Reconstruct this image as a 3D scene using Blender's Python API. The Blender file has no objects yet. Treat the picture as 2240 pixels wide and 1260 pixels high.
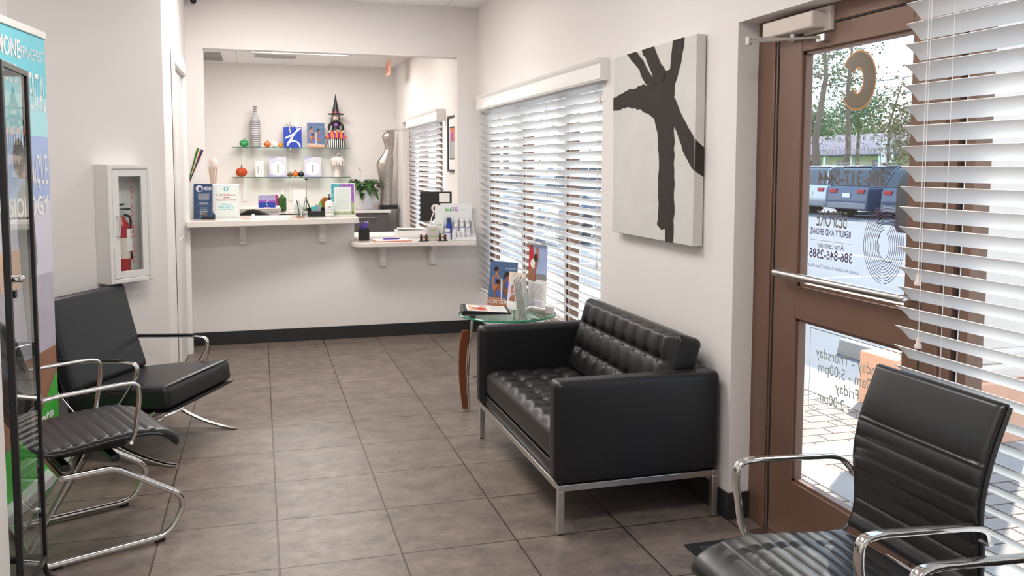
import bpy, bmesh, math, random
from mathutils import Vector, Matrix
random.seed(7)
PI = math.pi
S = bpy.context.scene
C = S.collection
R = math.radians

# ------------------------------------------------------------------ camera
cam = bpy.data.cameras.new('camera'); co = bpy.data.objects.new('camera', cam); C.objects.link(co)
YAW, PITCH, ROLL = .2820, .0783, .0024
fwd = Vector((math.sin(YAW)*math.cos(PITCH), math.cos(YAW)*math.cos(PITCH), -math.sin(PITCH)))
r0 = Vector((math.cos(YAW), -math.sin(YAW), 0)); u0 = r0.cross(fwd)
rt = math.cos(ROLL)*r0+math.sin(ROLL)*u0; up = -math.sin(ROLL)*r0+math.cos(ROLL)*u0
m = Matrix((rt, up, -fwd)).transposed().to_4x4(); m.translation = (.4128, -6.894, 1.48815)
co.matrix_world = m
cam.sensor_width = 36; cam.lens = 36*1906.5/2240
cam.shift_x = 0; cam.shift_y = -(630-513)/2240
cam.clip_start = .05; cam.clip_end = 400
S.camera = co

# ------------------------------------------------------------------ colour management, sky, sun
S.view_settings.view_transform = 'Standard'; S.view_settings.look = 'None'
S.view_settings.gamma = 1; S.view_settings.use_curve_mapping = False
S.view_settings.exposure = 0.36
w = bpy.data.worlds.new('sky'); S.world = w; w.use_nodes = True
nt = w.node_tree; bg = nt.nodes['Background']
tc = nt.nodes.new('ShaderNodeTexCoord'); sp = nt.nodes.new('ShaderNodeSeparateXYZ')
cr = nt.nodes.new('ShaderNodeValToRGB')
nt.links.new(tc.outputs['Generated'], sp.inputs[0]); nt.links.new(sp.outputs['Z'], cr.inputs[0])
nt.links.new(cr.outputs[0], bg.inputs[0])
e = cr.color_ramp.elements
e[0].position = 0; e[0].color = (.86, .91, 1, 1); e[1].position = .6; e[1].color = (.48, .68, 1, 1)
bg.inputs[1].default_value = 1.9
sun = bpy.data.lights.new('sun', 'SUN'); sun.energy = 7.5; sun.angle = R(.6); sun.color = (1, .95, .87)
so = bpy.data.objects.new('sun', sun); C.objects.link(so)
SUND = Vector((.62, .52, .80)).normalized()
so.rotation_euler = SUND.to_track_quat('Z', 'Y').to_euler()

def area_lamp(name, loc, sx, sy, power, col=(1, .945, .90)):
    l = bpy.data.lights.new(name, 'AREA'); l.shape = 'RECTANGLE'; l.size = sx; l.size_y = sy
    l.energy = power; l.color = col
    o = bpy.data.objects.new(name, l); C.objects.link(o); o.location = loc
    return o
# the tubes of the ceiling fixtures (their housings are built with the ceiling)
FIX = [(.93, 4.04, 34), (.93, 2.3, 17), (.6, -.7, 29), (.6, -3.2, 20), (.6, -5.7, 27)]
for i, (x, y, p) in enumerate(FIX):
    area_lamp('ceiling_tube_light', (x, y, 2.84), 1.15, .55, p)

# ------------------------------------------------------------------ materials
MATS = {}
def mat(name, col, rough=.5, metal=0, spec=.5, emit=0, coat=0, var=0, vscale=8, bump=0, bscale=60, alpha=1, trans=0, sheen=0, sss=0):
    if name in MATS: return MATS[name]
    m = bpy.data.materials.new(name); m.use_nodes = True
    n = m.node_tree.nodes; L = m.node_tree.links
    b = n['Principled BSDF']
    if len(col) == 3: col = (*col, 1)
    b.inputs['Base Color'].default_value = col
    b.inputs['Roughness'].default_value = rough; b.inputs['Metallic'].default_value = metal
    b.inputs['Specular IOR Level'].default_value = spec
    b.inputs['Coat Weight'].default_value = coat; b.inputs['Alpha'].default_value = alpha
    b.inputs['Transmission Weight'].default_value = trans
    if emit: b.inputs['Emission Color'].default_value = col; b.inputs['Emission Strength'].default_value = emit
    tc = n.new('ShaderNodeTexCoord')
    no = n.new('ShaderNodeTexNoise'); no.inputs['Scale'].default_value = vscale; no.inputs['Detail'].default_value = 5
    L.new(tc.outputs['Object'], no.inputs['Vector'])
    if var:
        mx = n.new('ShaderNodeMix'); mx.data_type = 'RGBA'
        mx.inputs[6].default_value = tuple(c*(1-var) for c in col[:3])+(1,)
        mx.inputs[7].default_value = tuple(min(1, c*(1+var)) for c in col[:3])+(1,)
        L.new(no.outputs[0], mx.inputs[0]); L.new(mx.outputs[2], b.inputs['Base Color'])
    if bump:
        n2 = n.new('ShaderNodeTexNoise'); n2.inputs['Scale'].default_value = bscale; n2.inputs['Detail'].default_value = 3
        L.new(tc.outputs['Object'], n2.inputs['Vector'])
        bp = n.new('ShaderNodeBump'); bp.inputs['Strength'].default_value = bump; bp.inputs['Distance'].default_value = .01
        L.new(n2.outputs[0], bp.inputs['Height']); L.new(bp.outputs[0], b.inputs['Normal'])
    MATS[name] = m
    return m

def glassmat(name, tint=(1, 1, 1), ior=1.5, rough=0, thru=1.0):
    m = bpy.data.materials.new(name); m.use_nodes = True
    n = m.node_tree.nodes; L = m.node_tree.links; n.clear()
    o = n.new('ShaderNodeOutputMaterial'); t = n.new('ShaderNodeBsdfTransparent'); g = n.new('ShaderNodeBsdfGlossy')
    f = n.new('ShaderNodeFresnel'); mx = n.new('ShaderNodeMixShader')
    t.inputs[0].default_value = (*[c*thru for c in tint], 1); g.inputs['Roughness'].default_value = rough
    f.inputs[0].default_value = ior
    ge = n.new('ShaderNodeNewGeometry'); mb_ = n.new('ShaderNodeMath'); mb_.operation = 'MULTIPLY'; iv = n.new('ShaderNodeMath'); iv.operation = 'SUBTRACT'; iv.inputs[0].default_value = 1
    L.new(ge.outputs['Backfacing'], iv.inputs[1]); L.new(iv.outputs[0], mb_.inputs[0]); L.new(f.outputs[0], mb_.inputs[1])
    L.new(mb_.outputs[0], mx.inputs[0]); L.new(t.outputs[0], mx.inputs[1]); L.new(g.outputs[0], mx.inputs[2]); L.new(mx.outputs[0], o.inputs[0])
    MATS[name] = m
    return m

M = {}
M['wall'] = mat('painted_wall', (.82, .785, .765), .75, var=.015, vscale=3, bump=.04, bscale=220)
M['trimw'] = mat('white_trim_paint', (.84, .82, .80), .4, var=.01)
M['base'] = mat('charcoal_vinyl_baseboard', (.022, .022, .024), .45, var=.1)
M['leather'] = mat('black_leather', (.010, .010, .011), .38, spec=.42, var=.15, vscale=14, bump=.06, bscale=200)
M['leather2'] = mat('black_leather_lounge', (.012, .013, .015), .34, spec=.5, var=.12, vscale=10, bump=.04, bscale=160)
M['leather3'] = mat('ribbed_black_leather', (.012, .0125, .0135), .31, spec=.62, var=.1, vscale=20, bump=.03, bscale=240)
M['chrome'] = mat('chrome', (.82, .81, .80), .09, 1, var=.03, vscale=3)
M['steel'] = mat('brushed_steel', (.66, .65, .64), .28, 1, var=.08, vscale=30)
M['blackmetal'] = mat('black_powder_metal', (.012, .012, .013), .35, var=.1)
M['brownal'] = mat('brown_aluminium', (.185, .105, .072), .45, .2, var=.06, vscale=2)
M['white'] = mat('white_plastic', (.84, .84, .84), .4, var=.01)
M['slat'] = mat('white_blind_slat', (.88, .88, .88), .45, var=.01)
M['paper'] = mat('white_paper', (.86, .85, .84), .6, var=.01)
M['black'] = mat('black_plastic', (.012, .012, .012), .4, var=.05)
M['dark'] = mat('dark_gap', (.02, .02, .02), .8, var=.05)
M['walnut'] = mat('reddish_walnut', (.17, .050, .015), .35, var=.25, vscale=12)
M['quartz'] = mat('cream_stone_worktop', (.76, .70, .65), .18, var=.07, vscale=60)
M['laminate'] = mat('grey_brown_wood_laminate', (.085, .075, .075), .5, var=.25, vscale=9)
M['rubber'] = mat('black_rubber', (.01, .01, .01), .8, var=.05)
M['red'] = mat('red_enamel', (.42, .012, .015), .3, var=.05)
M['redtxt'] = mat('red_lettering', (.55, .03, .04), .5, var=.02)
M['silver'] = mat('antique_silver_glaze', (.42, .38, .35), .3, .85, var=.25, vscale=25, bump=.15, bscale=90)
M['leaf'] = mat('dark_green_leaf', (.03, .09, .015), .35, var=.4, vscale=20)
M['orange'] = mat('orange_ceramic', (.75, .16, .012), .3, var=.12)
M['navy'] = mat('navy_print', (.018, .055, .14), .5, var=.03)
M['blue'] = mat('royal_blue_print', (.01, .05, .42), .45, var=.03)
M['postblue'] = mat('poster_slate_blue', (.07, .14, .28), .5, var=.05)
M['skin1'] = mat('print_tan_skin', (.48, .19, .085), .5, var=.12)
M['skin2'] = mat('print_brown_skin', (.30, .10, .045), .5, var=.12)
M['hair'] = mat('print_dark_hair', (.02, .012, .01), .5, var=.1)
M['bra'] = mat('print_blue_cloth', (.06, .12, .42), .5, var=.05)
M['purple'] = mat('violet_plastic', (.08, .02, .42), .35, var=.04)
M['lilac'] = mat('lilac_print', (.42, .40, .68), .5, var=.1)
M['lav'] = mat('pale_lavender_print', (.66, .65, .76), .5, var=.06)
M['green'] = mat('bright_green_print', (.06, .46, .05), .5, var=.03)
M['cyan'] = mat('cyan_print', (.16, .62, .74), .5, var=.06)
M['cyan2'] = mat('pale_cyan_print', (.42, .76, .82), .5, var=.05)
M['skyp'] = mat('cloudy_blue_print', (.38, .48, .80), .5, var=.35, vscale=5)
M['rockp'] = mat('grey_violet_rock_print', (.50, .46, .55), .5, var=.35, vscale=7)
M['warmp'] = mat('brown_rock_print', (.32, .15, .09), .5, var=.4, vscale=9)
M['peachp'] = mat('peach_print', (.80, .48, .34), .5, var=.08)
M['grey'] = mat('mid_grey', (.25, .25, .26), .5, var=.04)
M['lgrey'] = mat('light_grey', (.55, .55, .56), .5, var=.04)
M['txtgrey'] = mat('grey_lettering', (.32, .32, .36), .5, var=.02)
M['txtlight'] = mat('frosted_lettering', (.38, .38, .34), .6, var=.02)
M['bronze'] = mat('dark_bronze', (.018, .012, .009), .5, var=.05)
M['txtbrown'] = mat('etched_brown_lettering', (.13, .10, .09), .6, var=.02)
M['txtviolet'] = mat('dark_violet_lettering', (.09, .05, .14), .6, var=.02)
M['tan'] = mat('tan_vinyl_letter', (.15, .10, .055), .6, var=.04)
M['orangeedge'] = mat('orange_letter_edge', (.62, .22, .03), .5, var=.02)
M['cream'] = mat('cream_ceramic', (.80, .70, .66), .25, var=.02)
M['beige'] = mat('beige_plastic', (.62, .55, .50), .45, var=.03)
M['potw'] = mat('white_textured_ceramic', (.80, .80, .82), .45, var=.02)
M['glass'] = glassmat('clear_glass', (.97, .99, .98), 1.45)
M['cabglass'] = glassmat('display_glass', (.93, .96, .95), 1.75)
M['edge'] = mat('green_glass_edge', (.02, .30, .16), .15, var=.05, trans=.3)
M['edged'] = mat('dark_green_glass_edge', (.05, .16, .12), .15, var=.05)
M['tableglass'] = glassmat('table_glass', (.86, .96, .92), 1.6)
M['amber'] = mat('amber_glass', (.30, .10, .01), .1, var=.1)
M['teal'] = mat('teal_print', (.05, .42, .50), .5, var=.1)
M['magenta'] = mat('violet_pattern_print', (.34, .10, .50), .5, var=.15)
M['olive'] = mat('olive_pattern_print', (.45, .45, .22), .5, var=.15)
M['peach'] = mat('peach_stucco', (.78, .42, .27), .8, var=.06, bump=.2)
M['stucco'] = mat('cream_stucco', (.80, .68, .58), .8, var=.04, bump=.2)
M['bark'] = mat('grey_brown_bark', (.16, .11, .08), .9, var=.3, bump=.5, bscale=20)
M['foliage'] = mat('tree_foliage', (.09, .15, .06), .6, var=.5, vscale=2)
M['foliage2'] = mat('autumn_tree_foliage', (.24, .20, .09), .6, var=.5, vscale=2)
M['grass'] = mat('lawn_green', (.10, .28, .04), .9, var=.3, vscale=1.5)
M['carblue'] = mat('slate_blue_car_paint', (.045, .07, .13), .2, .3, coat=.8, var=.03)
M['cardark'] = mat('dark_navy_car_paint', (.03, .04, .08), .2, .3, coat=.8, var=.03)
M['carsilver'] = mat('silver_car_paint', (.45, .48, .52), .25, .5, coat=.6, var=.03)
M['carglass'] = mat('dark_car_glass', (.02, .03, .04), .05, spec=.8, var=.05)
M['emis'] = mat('lamp_diffuser', (1, .97, .92), .5, emit=3.2)

def tiles_mat():
    m = bpy.data.materials.new('grey_brown_floor_tile'); m.use_nodes = True
    n = m.node_tree.nodes; L = m.node_tree.links; b = n['Principled BSDF']
    tc = n.new('ShaderNodeTexCoord')
    br = n.new('ShaderNodeTexBrick'); br.offset = 0; br.squash = 1
    br.inputs['Scale'].default_value = 1; br.inputs['Brick Width'].default_value = .4572; br.inputs['Row Height'].default_value = .4572
    br.inputs['Mortar Size'].default_value = .0042; br.inputs['Mortar Smooth'].default_value = .1
    br.inputs['Color1'].default_value = (.9, .9, .9, 1); br.inputs['Color2'].default_value = (1.1, 1.1, 1.1, 1); br.inputs['Mortar'].default_value = (.27, .22, .19, 1)
    L.new(tc.outputs['Object'], br.inputs['Vector'])
    mp = n.new('ShaderNodeMapping'); mp.inputs['Scale'].default_value = (2.2, 2.7, 1); L.new(tc.outputs['Object'], mp.inputs[0])
    n1 = n.new('ShaderNodeTexNoise'); n1.inputs['Scale'].default_value = 2.9; n1.inputs['Detail'].default_value = 15; n1.inputs['Roughness'].default_value = .80; n1.inputs['Distortion'].default_value = .15
    L.new(mp.outputs[0], n1.inputs['Vector'])
    cr = n.new('ShaderNodeValToRGB'); L.new(n1.outputs[0], cr.inputs[0])
    e = cr.color_ramp.elements; e[0].position = .33; e[0].color = (.082, .069, .061, 1); e[1].position = .63; e[1].color = (.245, .188, .153, 1); e2_ = cr.color_ramp.elements.new(.46); e2_.color = (.155, .124, .106, 1)
    mu = n.new('ShaderNodeMix'); mu.data_type = 'RGBA'; mu.blend_type = 'MULTIPLY'; mu.inputs[0].default_value = 1
    L.new(cr.outputs[0], mu.inputs[6]); L.new(br.outputs[0], mu.inputs[7]); L.new(mu.outputs[2], b.inputs['Base Color'])
    n2 = n.new('ShaderNodeTexNoise'); n2.inputs['Scale'].default_value = 14; n2.inputs['Detail'].default_value = 6; L.new(tc.outputs['Object'], n2.inputs['Vector'])
    mr = n.new('ShaderNodeMapRange'); mr.inputs[3].default_value = .27; mr.inputs[4].default_value = .50
    L.new(n2.outputs[0], mr.inputs[0]); L.new(mr.outputs[0], b.inputs['Roughness'])
    bp = n.new('ShaderNodeBump'); bp.inputs['Strength'].default_value = .25; bp.inputs['Distance'].default_value = .004; bp.invert = True
    L.new(br.outputs['Fac'], bp.inputs['Height']); L.new(bp.outputs[0], b.inputs['Normal'])
    return m
M['tile'] = tiles_mat()

def brick_mat(name, c1, c2, mortar, bw, rh, ms, offset=.5, rough=.85, rot=0):
    m = bpy.data.materials.new(name); m.use_nodes = True
    n = m.node_tree.nodes; L = m.node_tree.links; b = n['Principled BSDF']
    tc = n.new('ShaderNodeTexCoord'); mp = n.new('ShaderNodeMapping'); mp.inputs['Rotation'].default_value[2] = rot
    br = n.new('ShaderNodeTexBrick'); br.offset = offset
    br.inputs['Scale'].default_value = 1; br.inputs['Brick Width'].default_value = bw; br.inputs['Row Height'].default_value = rh
    br.inputs['Mortar Size'].default_value = ms
    for k, v in (('Color1', c1), ('Color2', c2), ('Mortar', mortar)): br.inputs[k].default_value = (*v, 1)
    L.new(tc.outputs['Object'], mp.inputs[0]); L.new(mp.outputs[0], br.inputs['Vector']); L.new(br.outputs[0], b.inputs['Base Color'])
    b.inputs['Roughness'].default_value = rough
    return m
M['paver'] = brick_mat('concrete_paver', (.30, .26, .235), (.26, .225, .20), (.08, .045, .03), .22, .11, .006)
M['ceil'] = brick_mat('white_ceiling_tile', (.90, .89, .88), (.88, .87, .86), (.76, .75, .74), .61, .61, .008, 0)
M['asphalt'] = mat('grey_asphalt', (.15, .158, .175), .9, var=.12, vscale=2, bump=.2, bscale=40)
M['concrete'] = mat('pale_concrete', (.31, .29, .27), .85, var=.1, vscale=4)
M['paint'] = mat('white_road_paint', (.6, .6, .6), .8, var=.05)
M['roofv'] = mat('violet_grey_metal_roof', (.09, .075, .12), .8, var=.1)

def stripe_mat(name, c1, c2, scale, axis='X', noise=0):
    m = bpy.data.materials.new(name); m.use_nodes = True
    n = m.node_tree.nodes; L = m.node_tree.links; b = n['Principled BSDF']
    tc = n.new('ShaderNodeTexCoord'); wv = n.new('ShaderNodeTexWave'); wv.bands_direction = axis
    wv.inputs['Scale'].default_value = scale; wv.inputs['Distortion'].default_value = noise
    cr = n.new('ShaderNodeValToRGB'); cr.color_ramp.interpolation = 'CONSTANT'
    cr.color_ramp.elements[0].color = (*c1, 1); cr.color_ramp.elements[1].color = (*c2, 1); cr.color_ramp.elements[1].position = .5
    L.new(tc.outputs['Object'], wv.inputs[0]); L.new(wv.outputs['Fac'], cr.inputs[0]); L.new(cr.outputs[0], b.inputs['Base Color'])
    b.inputs['Roughness'].default_value = .6
    return m
M['bottlestripe'] = stripe_mat('banded_grey_bottle_glaze', (.62, .62, .63), (.20, .20, .21), 10.8, 'Z', .4)
M['skirt'] = stripe_mat('black_white_striped_cloth', (.02, .02, .02), (.72, .70, .70), 11.5, 'X', .6)
M['ruffle'] = stripe_mat('orange_purple_ruffle_cloth', (.85, .20, .02), (.30, .03, .22), 5, 'X', 3)
M['damask'] = mat('aged_canvas_paint', (.66, .65, .62), .7, var=.10, vscale=6, bump=.15, bscale=150)
M['brushbrown'] = mat('dark_brown_brush_paint', (.034, .024, .020), .85, var=.35, vscale=7, bump=.2, bscale=90)
M['ribmat'] = stripe_mat('ribbed_entrance_mat', (.012, .013, .02), (.06, .065, .09), 28, 'X', 0)

# ------------------------------------------------------------------ mesh builder
V = Vector
def textmesh(s, h, font_bold=False, align='CENTER', space=1.0):
    cu = bpy.data.curves.new('txt', 'FONT'); cu.body = s; cu.size = 1; cu.align_x = align; cu.resolution_u = 3
    cu.space_character = space
    if font_bold: cu.offset = .018
    ob = bpy.data.objects.new('txt', cu)
    me = bpy.data.meshes.new_from_object(ob)
    vs = [tuple(v.co) for v in me.vertices]; fs = [tuple(p.vertices) for p in me.polygons]
    bpy.data.objects.remove(ob); bpy.data.curves.remove(cu); bpy.data.meshes.remove(me)
    k = h/.7
    return [(x*k, y*k) for x, y, z in vs], fs

class MB:
    def __init__(s, mats=None): s.v = []; s.f = []; s.mi = []; s.ms = []; s.cur = 0
    def use(s, m):
        if isinstance(m, str): m = M[m]
        if m not in s.ms: s.ms.append(m)
        s.cur = s.ms.index(m); return s
    def add(s, vs, fs, mt=None):
        if mt is not None: s.use(mt)
        elif not s.ms: s.use('white')
        o = len(s.v); s.v += [tuple(v) for v in vs]
        for f in fs: s.f.append(tuple(i+o for i in f)); s.mi.append(s.cur)
        return s
    def box(s, a, b, mt=None, X=None):
        x0, y0, z0 = a; x1, y1, z1 = b
        x0, x1 = min(x0, x1), max(x0, x1); y0, y1 = min(y0, y1), max(y0, y1); z0, z1 = min(z0, z1), max(z0, z1)
        vs = [V(p) for p in ((x0,y0,z0),(x1,y0,z0),(x1,y1,z0),(x0,y1,z0),(x0,y0,z1),(x1,y0,z1),(x1,y1,z1),(x0,y1,z1))]
        if X: vs = [X @ v for v in vs]
        return s.add(vs, [(0,3,2,1),(4,5,6,7),(0,1,5,4),(1,2,6,5),(2,3,7,6),(3,0,4,7)], mt)
    def lathe(s, prof, mt=None, n=24, c=(0,0,0), X=None, sx=1, sy=1):
        vs = []; fs = []
        for r, z in prof:
            for k in range(n):
                a = 2*PI*k/n; vs.append(V((c[0]+r*sx*math.cos(a), c[1]+r*sy*math.sin(a), c[2]+z)))
        for i in range(len(prof)-1):
            for k in range(n):
                fs.append((i*n+k, i*n+(k+1) % n, (i+1)*n+(k+1) % n, (i+1)*n+k))
        if prof[0][0] > 1e-5: fs.append(tuple(reversed(range(n))))
        if prof[-1][0] > 1e-5: fs.append(tuple((len(prof)-1)*n+k for k in range(n)))
        if X: vs = [X @ v for v in vs]
        return s.add(vs, fs, mt)
    def cyl(s, c, r, h, mt=None, n=24, X=None): return s.lathe([(r, 0), (r, h)], mt, n, c, X)
    def tube(s, pts, r, mt=None, n=10, flat=None, closed=False, taper=None):
        pts = [V(p) for p in pts]; N = len(pts); vs = []; fs = []
        nrm = None
        for i, p in enumerate(pts):
            if closed: t = pts[(i+1) % N]-pts[i-1]
            else: t = pts[min(i+1, N-1)]-pts[max(i-1, 0)]
            t.normalize()
            if nrm is None:
                ref = V((0,0,1)) if abs(t.z) < .9 else V((0,1,0))
                nrm = (ref-t*ref.dot(t)).normalized()
            else:
                nn = nrm-t*nrm.dot(t)
                if nn.length > 1e-6: nrm = nn.normalized()
            bi = t.cross(nrm); rr = r*(taper[i] if taper else 1)
            for k in range(n):
                a = 2*PI*k/n+(PI/4 if n == 4 else 0)
                ca, sa = math.cos(a), math.sin(a)
                if flat:   # flat = (half thickness along nrm, half width along side vector)
                    side = V(flat[2]) if len(flat) > 2 else bi
                    q = t.cross(side).normalized()
                    e = .5
                    cx = math.copysign(abs(ca)**e, ca); sy_ = math.copysign(abs(sa)**e, sa)
                    vs.append(p+q*(cx*flat[0])+side*(sy_*flat[1]))
                else: vs.append(p+nrm*(ca*rr)+bi*(sa*rr))
        for i in range(N if closed else N-1):
            j = (i+1) % N
            for k in range(n): fs.append((i*n+k, i*n+(k+1) % n, j*n+(k+1) % n, j*n+k))
        if not closed: fs.append(tuple(reversed(range(n)))); fs.append(tuple((N-1)*n+k for k in range(n)))
        return s.add(vs, fs, mt)
    def prism(s, poly, a, b, mt=None, ax='y', X=None):
        # poly of 2-D points, extruded between a and b along axis ax
        def P(p, t):
            if ax == 'y': return V((p[0], t, p[1]))
            if ax == 'x': return V((t, p[0], p[1]))
            return V((p[0], p[1], t))
        n = len(poly); vs = [P(p, a) for p in poly]+[P(p, b) for p in poly]
        fs = [tuple(range(n)), tuple(reversed(range(n, 2*n)))]+[(i, i+n, (i+1) % n+n, (i+1) % n) for i in range(n)]
        if X: vs = [X @ v for v in vs]
        return s.add(vs, fs, mt)
    def ball(s, c, rx, ry=None, rz=None, mt=None, n=16, m=10, X=None):
        ry = rx if ry is None else ry; rz = rx if rz is None else rz
        vs = []; fs = []
        for i in range(m+1):
            th = PI*i/m
            for k in range(n):
                a = 2*PI*k/n; vs.append(V((c[0]+rx*math.sin(th)*math.cos(a), c[1]+ry*math.sin(th)*math.sin(a), c[2]+rz*math.cos(th))))
        for i in range(m):
            for k in range(n): fs.append((i*n+k, (i+1)*n+k, (i+1)*n+(k+1) % n, i*n+(k+1) % n))
        if X: vs = [X @ v for v in vs]
        return s.add(vs, fs, mt)
    def build(s, name, parent=None, loc=(0,0,0), rz=0, bevel=0, seg=2, sharp=35, merge=False, fixn=True):
        me = bpy.data.meshes.new(name); me.from_pydata(s.v, [], s.f)
        for m in s.ms: me.materials.append(m)
        me.polygons.foreach_set('material_index', s.mi)
        bm = bmesh.new(); bm.from_mesh(me)
        if merge: bmesh.ops.remove_doubles(bm, verts=bm.verts, dist=1e-5)
        if fixn: bmesh.ops.recalc_face_normals(bm, faces=bm.faces)
        bm.to_mesh(me); bm.free()
        me.polygons.foreach_set('use_smooth', [True]*len(me.polygons)); me.set_sharp_from_angle(angle=R(sharp))
        o = bpy.data.objects.new(name, me); C.objects.link(o); o.location = loc; o.rotation_euler[2] = rz
        if parent: o.parent = parent
        if bevel:
            b = o.modifiers.new('bevel', 'BEVEL'); b.width = bevel; b.segments = seg; b.limit_method = 'ANGLE'; b.angle_limit = R(40)
        return o

def tag(o, label, cat, group=None, kind=None):
    o['label'] = label; o['category'] = cat
    if group: o['group'] = group
    if kind: o['kind'] = kind
    return o
def thing(name, label, cat, loc=(0,0,0), rz=0, group=None):
    o = bpy.data.objects.new(name, None); C.objects.link(o); o.location = loc; o.rotation_euler[2] = rz
    o.empty_display_size = .1
    return tag(o, label, cat, group)
def struct(o, label=None, cat=None):
    o['kind'] = 'structure'
    if label: o['label'] = label; o['category'] = cat
    return o
def copytree(o, parent=None):
    c = o.copy(); C.objects.link(c); c.parent = parent
    for ch in list(o.children): copytree(ch, c)
    return c

class Panel:      # flat printed matter: layers of thin faces on a plane
    def __init__(s, mb, O, U, Vv): s.mb = mb; s.O = V(O); s.U = V(U).normalized(); s.V = V(Vv).normalized(); s.N = s.U.cross(s.V).normalized(); s.k = 0
    def P(s, u, v, l): return s.O+s.U*u+s.V*v+s.N*(l*.0004)
    def poly(s, pts, m, l=1): s.mb.add([s.P(u, v, l) for u, v in pts], [tuple(range(len(pts)))], m); return s
    def rect(s, a, b, c, d, m, l=1): return s.poly([(a, b), (c, b), (c, d), (a, d)], m, l)
    def ell(s, cu, cv, ru, rv, m, l=2, rot=0, n=18):
        cr_, sr = math.cos(rot), math.sin(rot)
        return s.poly([(cu+ru*math.cos(t)*cr_-rv*math.sin(t)*sr, cv+ru*math.cos(t)*sr+rv*math.sin(t)*cr_) for t in [2*PI*i/n for i in range(n)]], m, l)
    def stroke(s, pts, w, m, l=3):
        for i in range(len(pts)-1):
            (a, b), (c, d) = pts[i], pts[i+1]; L = math.hypot(c-a, d-b) or 1; nx, ny = -(d-b)/L*w/2, (c-a)/L*w/2
            s.poly([(a-nx, b-ny), (c-nx, d-ny), (c+nx, d+ny), (a+nx, b+ny)], m, l)
        return s
    def arc(s, cu, cv, ru, rv, a0, a1, w, m, l=3, n=16):
        return s.stroke([(cu+ru*math.cos(a0+(a1-a0)*i/n), cv+rv*math.sin(a0+(a1-a0)*i/n)) for i in range(n+1)], w, m, l)
    def text(s, t, u, v, h, m, l=3, bold=False, align='CENTER', width=None, mirror=False, space=1.0):
        vs, fs = textmesh(t, h, bold, align, space)
        if not vs: return s
        k = 1
        if width:
            x0 = min(p[0] for p in vs); x1 = max(p[0] for p in vs); k = width/max(1e-6, x1-x0)
        if mirror: k = -k
        s.mb.add([s.P(u+x*k, v+y, l) for x, y in vs], fs, m); return s
    def lines(s, u0, u1, v0, v1, n, m, l=2, frac=.35):   # unreadable small print as fine lines
        dv = (v1-v0)/n
        for i in range(n):
            e = random.uniform(.0, .22)*(u1-u0)/2
            s.rect(u0+e, v0+dv*(i+.5-frac/2), u1-e, v0+dv*(i+.5+frac/2), m, l)
        return s

def fillet(pts, r, n=6):
    pts = [V(p) for p in pts]; out = [pts[0]]
    for i in range(1, len(pts)-1):
        a, b, c = pts[i-1], pts[i], pts[i+1]; rr = r[i-1] if isinstance(r, (list, tuple)) else r
        d1 = (a-b); d2 = (c-b); t = min(rr, d1.length*.48, d2.length*.48)
        p0 = b+d1.normalized()*t; p1 = b+d2.normalized()*t
        for k in range(n+1):
            q = k/n; out.append(p0*(1-q)**2+b*2*q*(1-q)+p1*q*q)
    out.append(pts[-1]); return out

def rbox(mb, size, r, mt, X, nu=1, nv=1, tuft=None, seg=3, dens=(8, 8, 3)):
    # rounded cushion centred at the origin; tuft(face, u, v) gives extra height on the +z face
    L = size
    def ticks(l, n):
        a = [r*math.tan(R(45)*i/seg) for i in range(seg+1)]
        h = l/2-r; mid = [-h+2*h*i/n for i in range(n+1)]
        return [(-h-x) for x in reversed(a[1:])]+mid+[(h+x) for x in a[1:]]
    T = [ticks(L[i], dens[i]) for i in range(3)]
    def mp(p):
        q = [max(-(L[i]/2-r), min(L[i]/2-r, p[i])) for i in range(3)]; d = V([p[i]-q[i] for i in range(3)])
        return V(q)+(d.normalized()*r if d.length > 1e-9 else V((0,0,0)))
    for ax in range(3):
        for sg in (-1, 1):
            u, v = [i for i in range(3) if i != ax]
            vs = []; A, B = T[u], T[v]
            for a in A:
                for b in B:
                    p = [0, 0, 0]; p[u] = a; p[v] = b; p[ax] = sg*L[ax]/2
                    q = mp(p)
                    if ax == 2 and sg == 1 and tuft: q.z += tuft(q.x/L[0]+.5, q.y/L[1]+.5)
                    vs.append(X @ q)
            nb = len(B)
            mb.add(vs, [(i*nb+j, (i+1)*nb+j, (i+1)*nb+j+1, i*nb+j+1) for i in range(len(A)-1) for j in range(nb-1)], mt)

def T3(x, y, z): return Matrix.Translation((x, y, z))
def RZ(a): return Matrix.Rotation(a, 4, 'Z')
def RX(a): return Matrix.Rotation(a, 4, 'X')
def RY(a): return Matrix.Rotation(a, 4, 'Y')

# ================================================================== SETTING
H = 2.868
XR = 2.29; XR2 = 2.46; YD = .66; YD2 = .78
f = MB(); f.box((-2.2, -8.6, -.06), (XR, 5.75, 0), 'tile'); f.box((XR, -7.6, -.06), (XR2, -3.705, 0)); f.box((XR, 4.03, -.06), (XR2, 4.93, 0))
struct(f.build('floor'), 'grey brown square floor tiles running through the waiting room', 'floor')
c = MB(); c.box((-2.2, -8.6, H), (XR2, 5.75, H+.08), 'ceil')
oc = c.build('ceiling', loc=(.163, 0, 0))
for v in oc.data.vertices: v.co.x -= .163
struct(oc, 'white suspended tile ceiling over waiting room and reception', 'ceiling')

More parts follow.
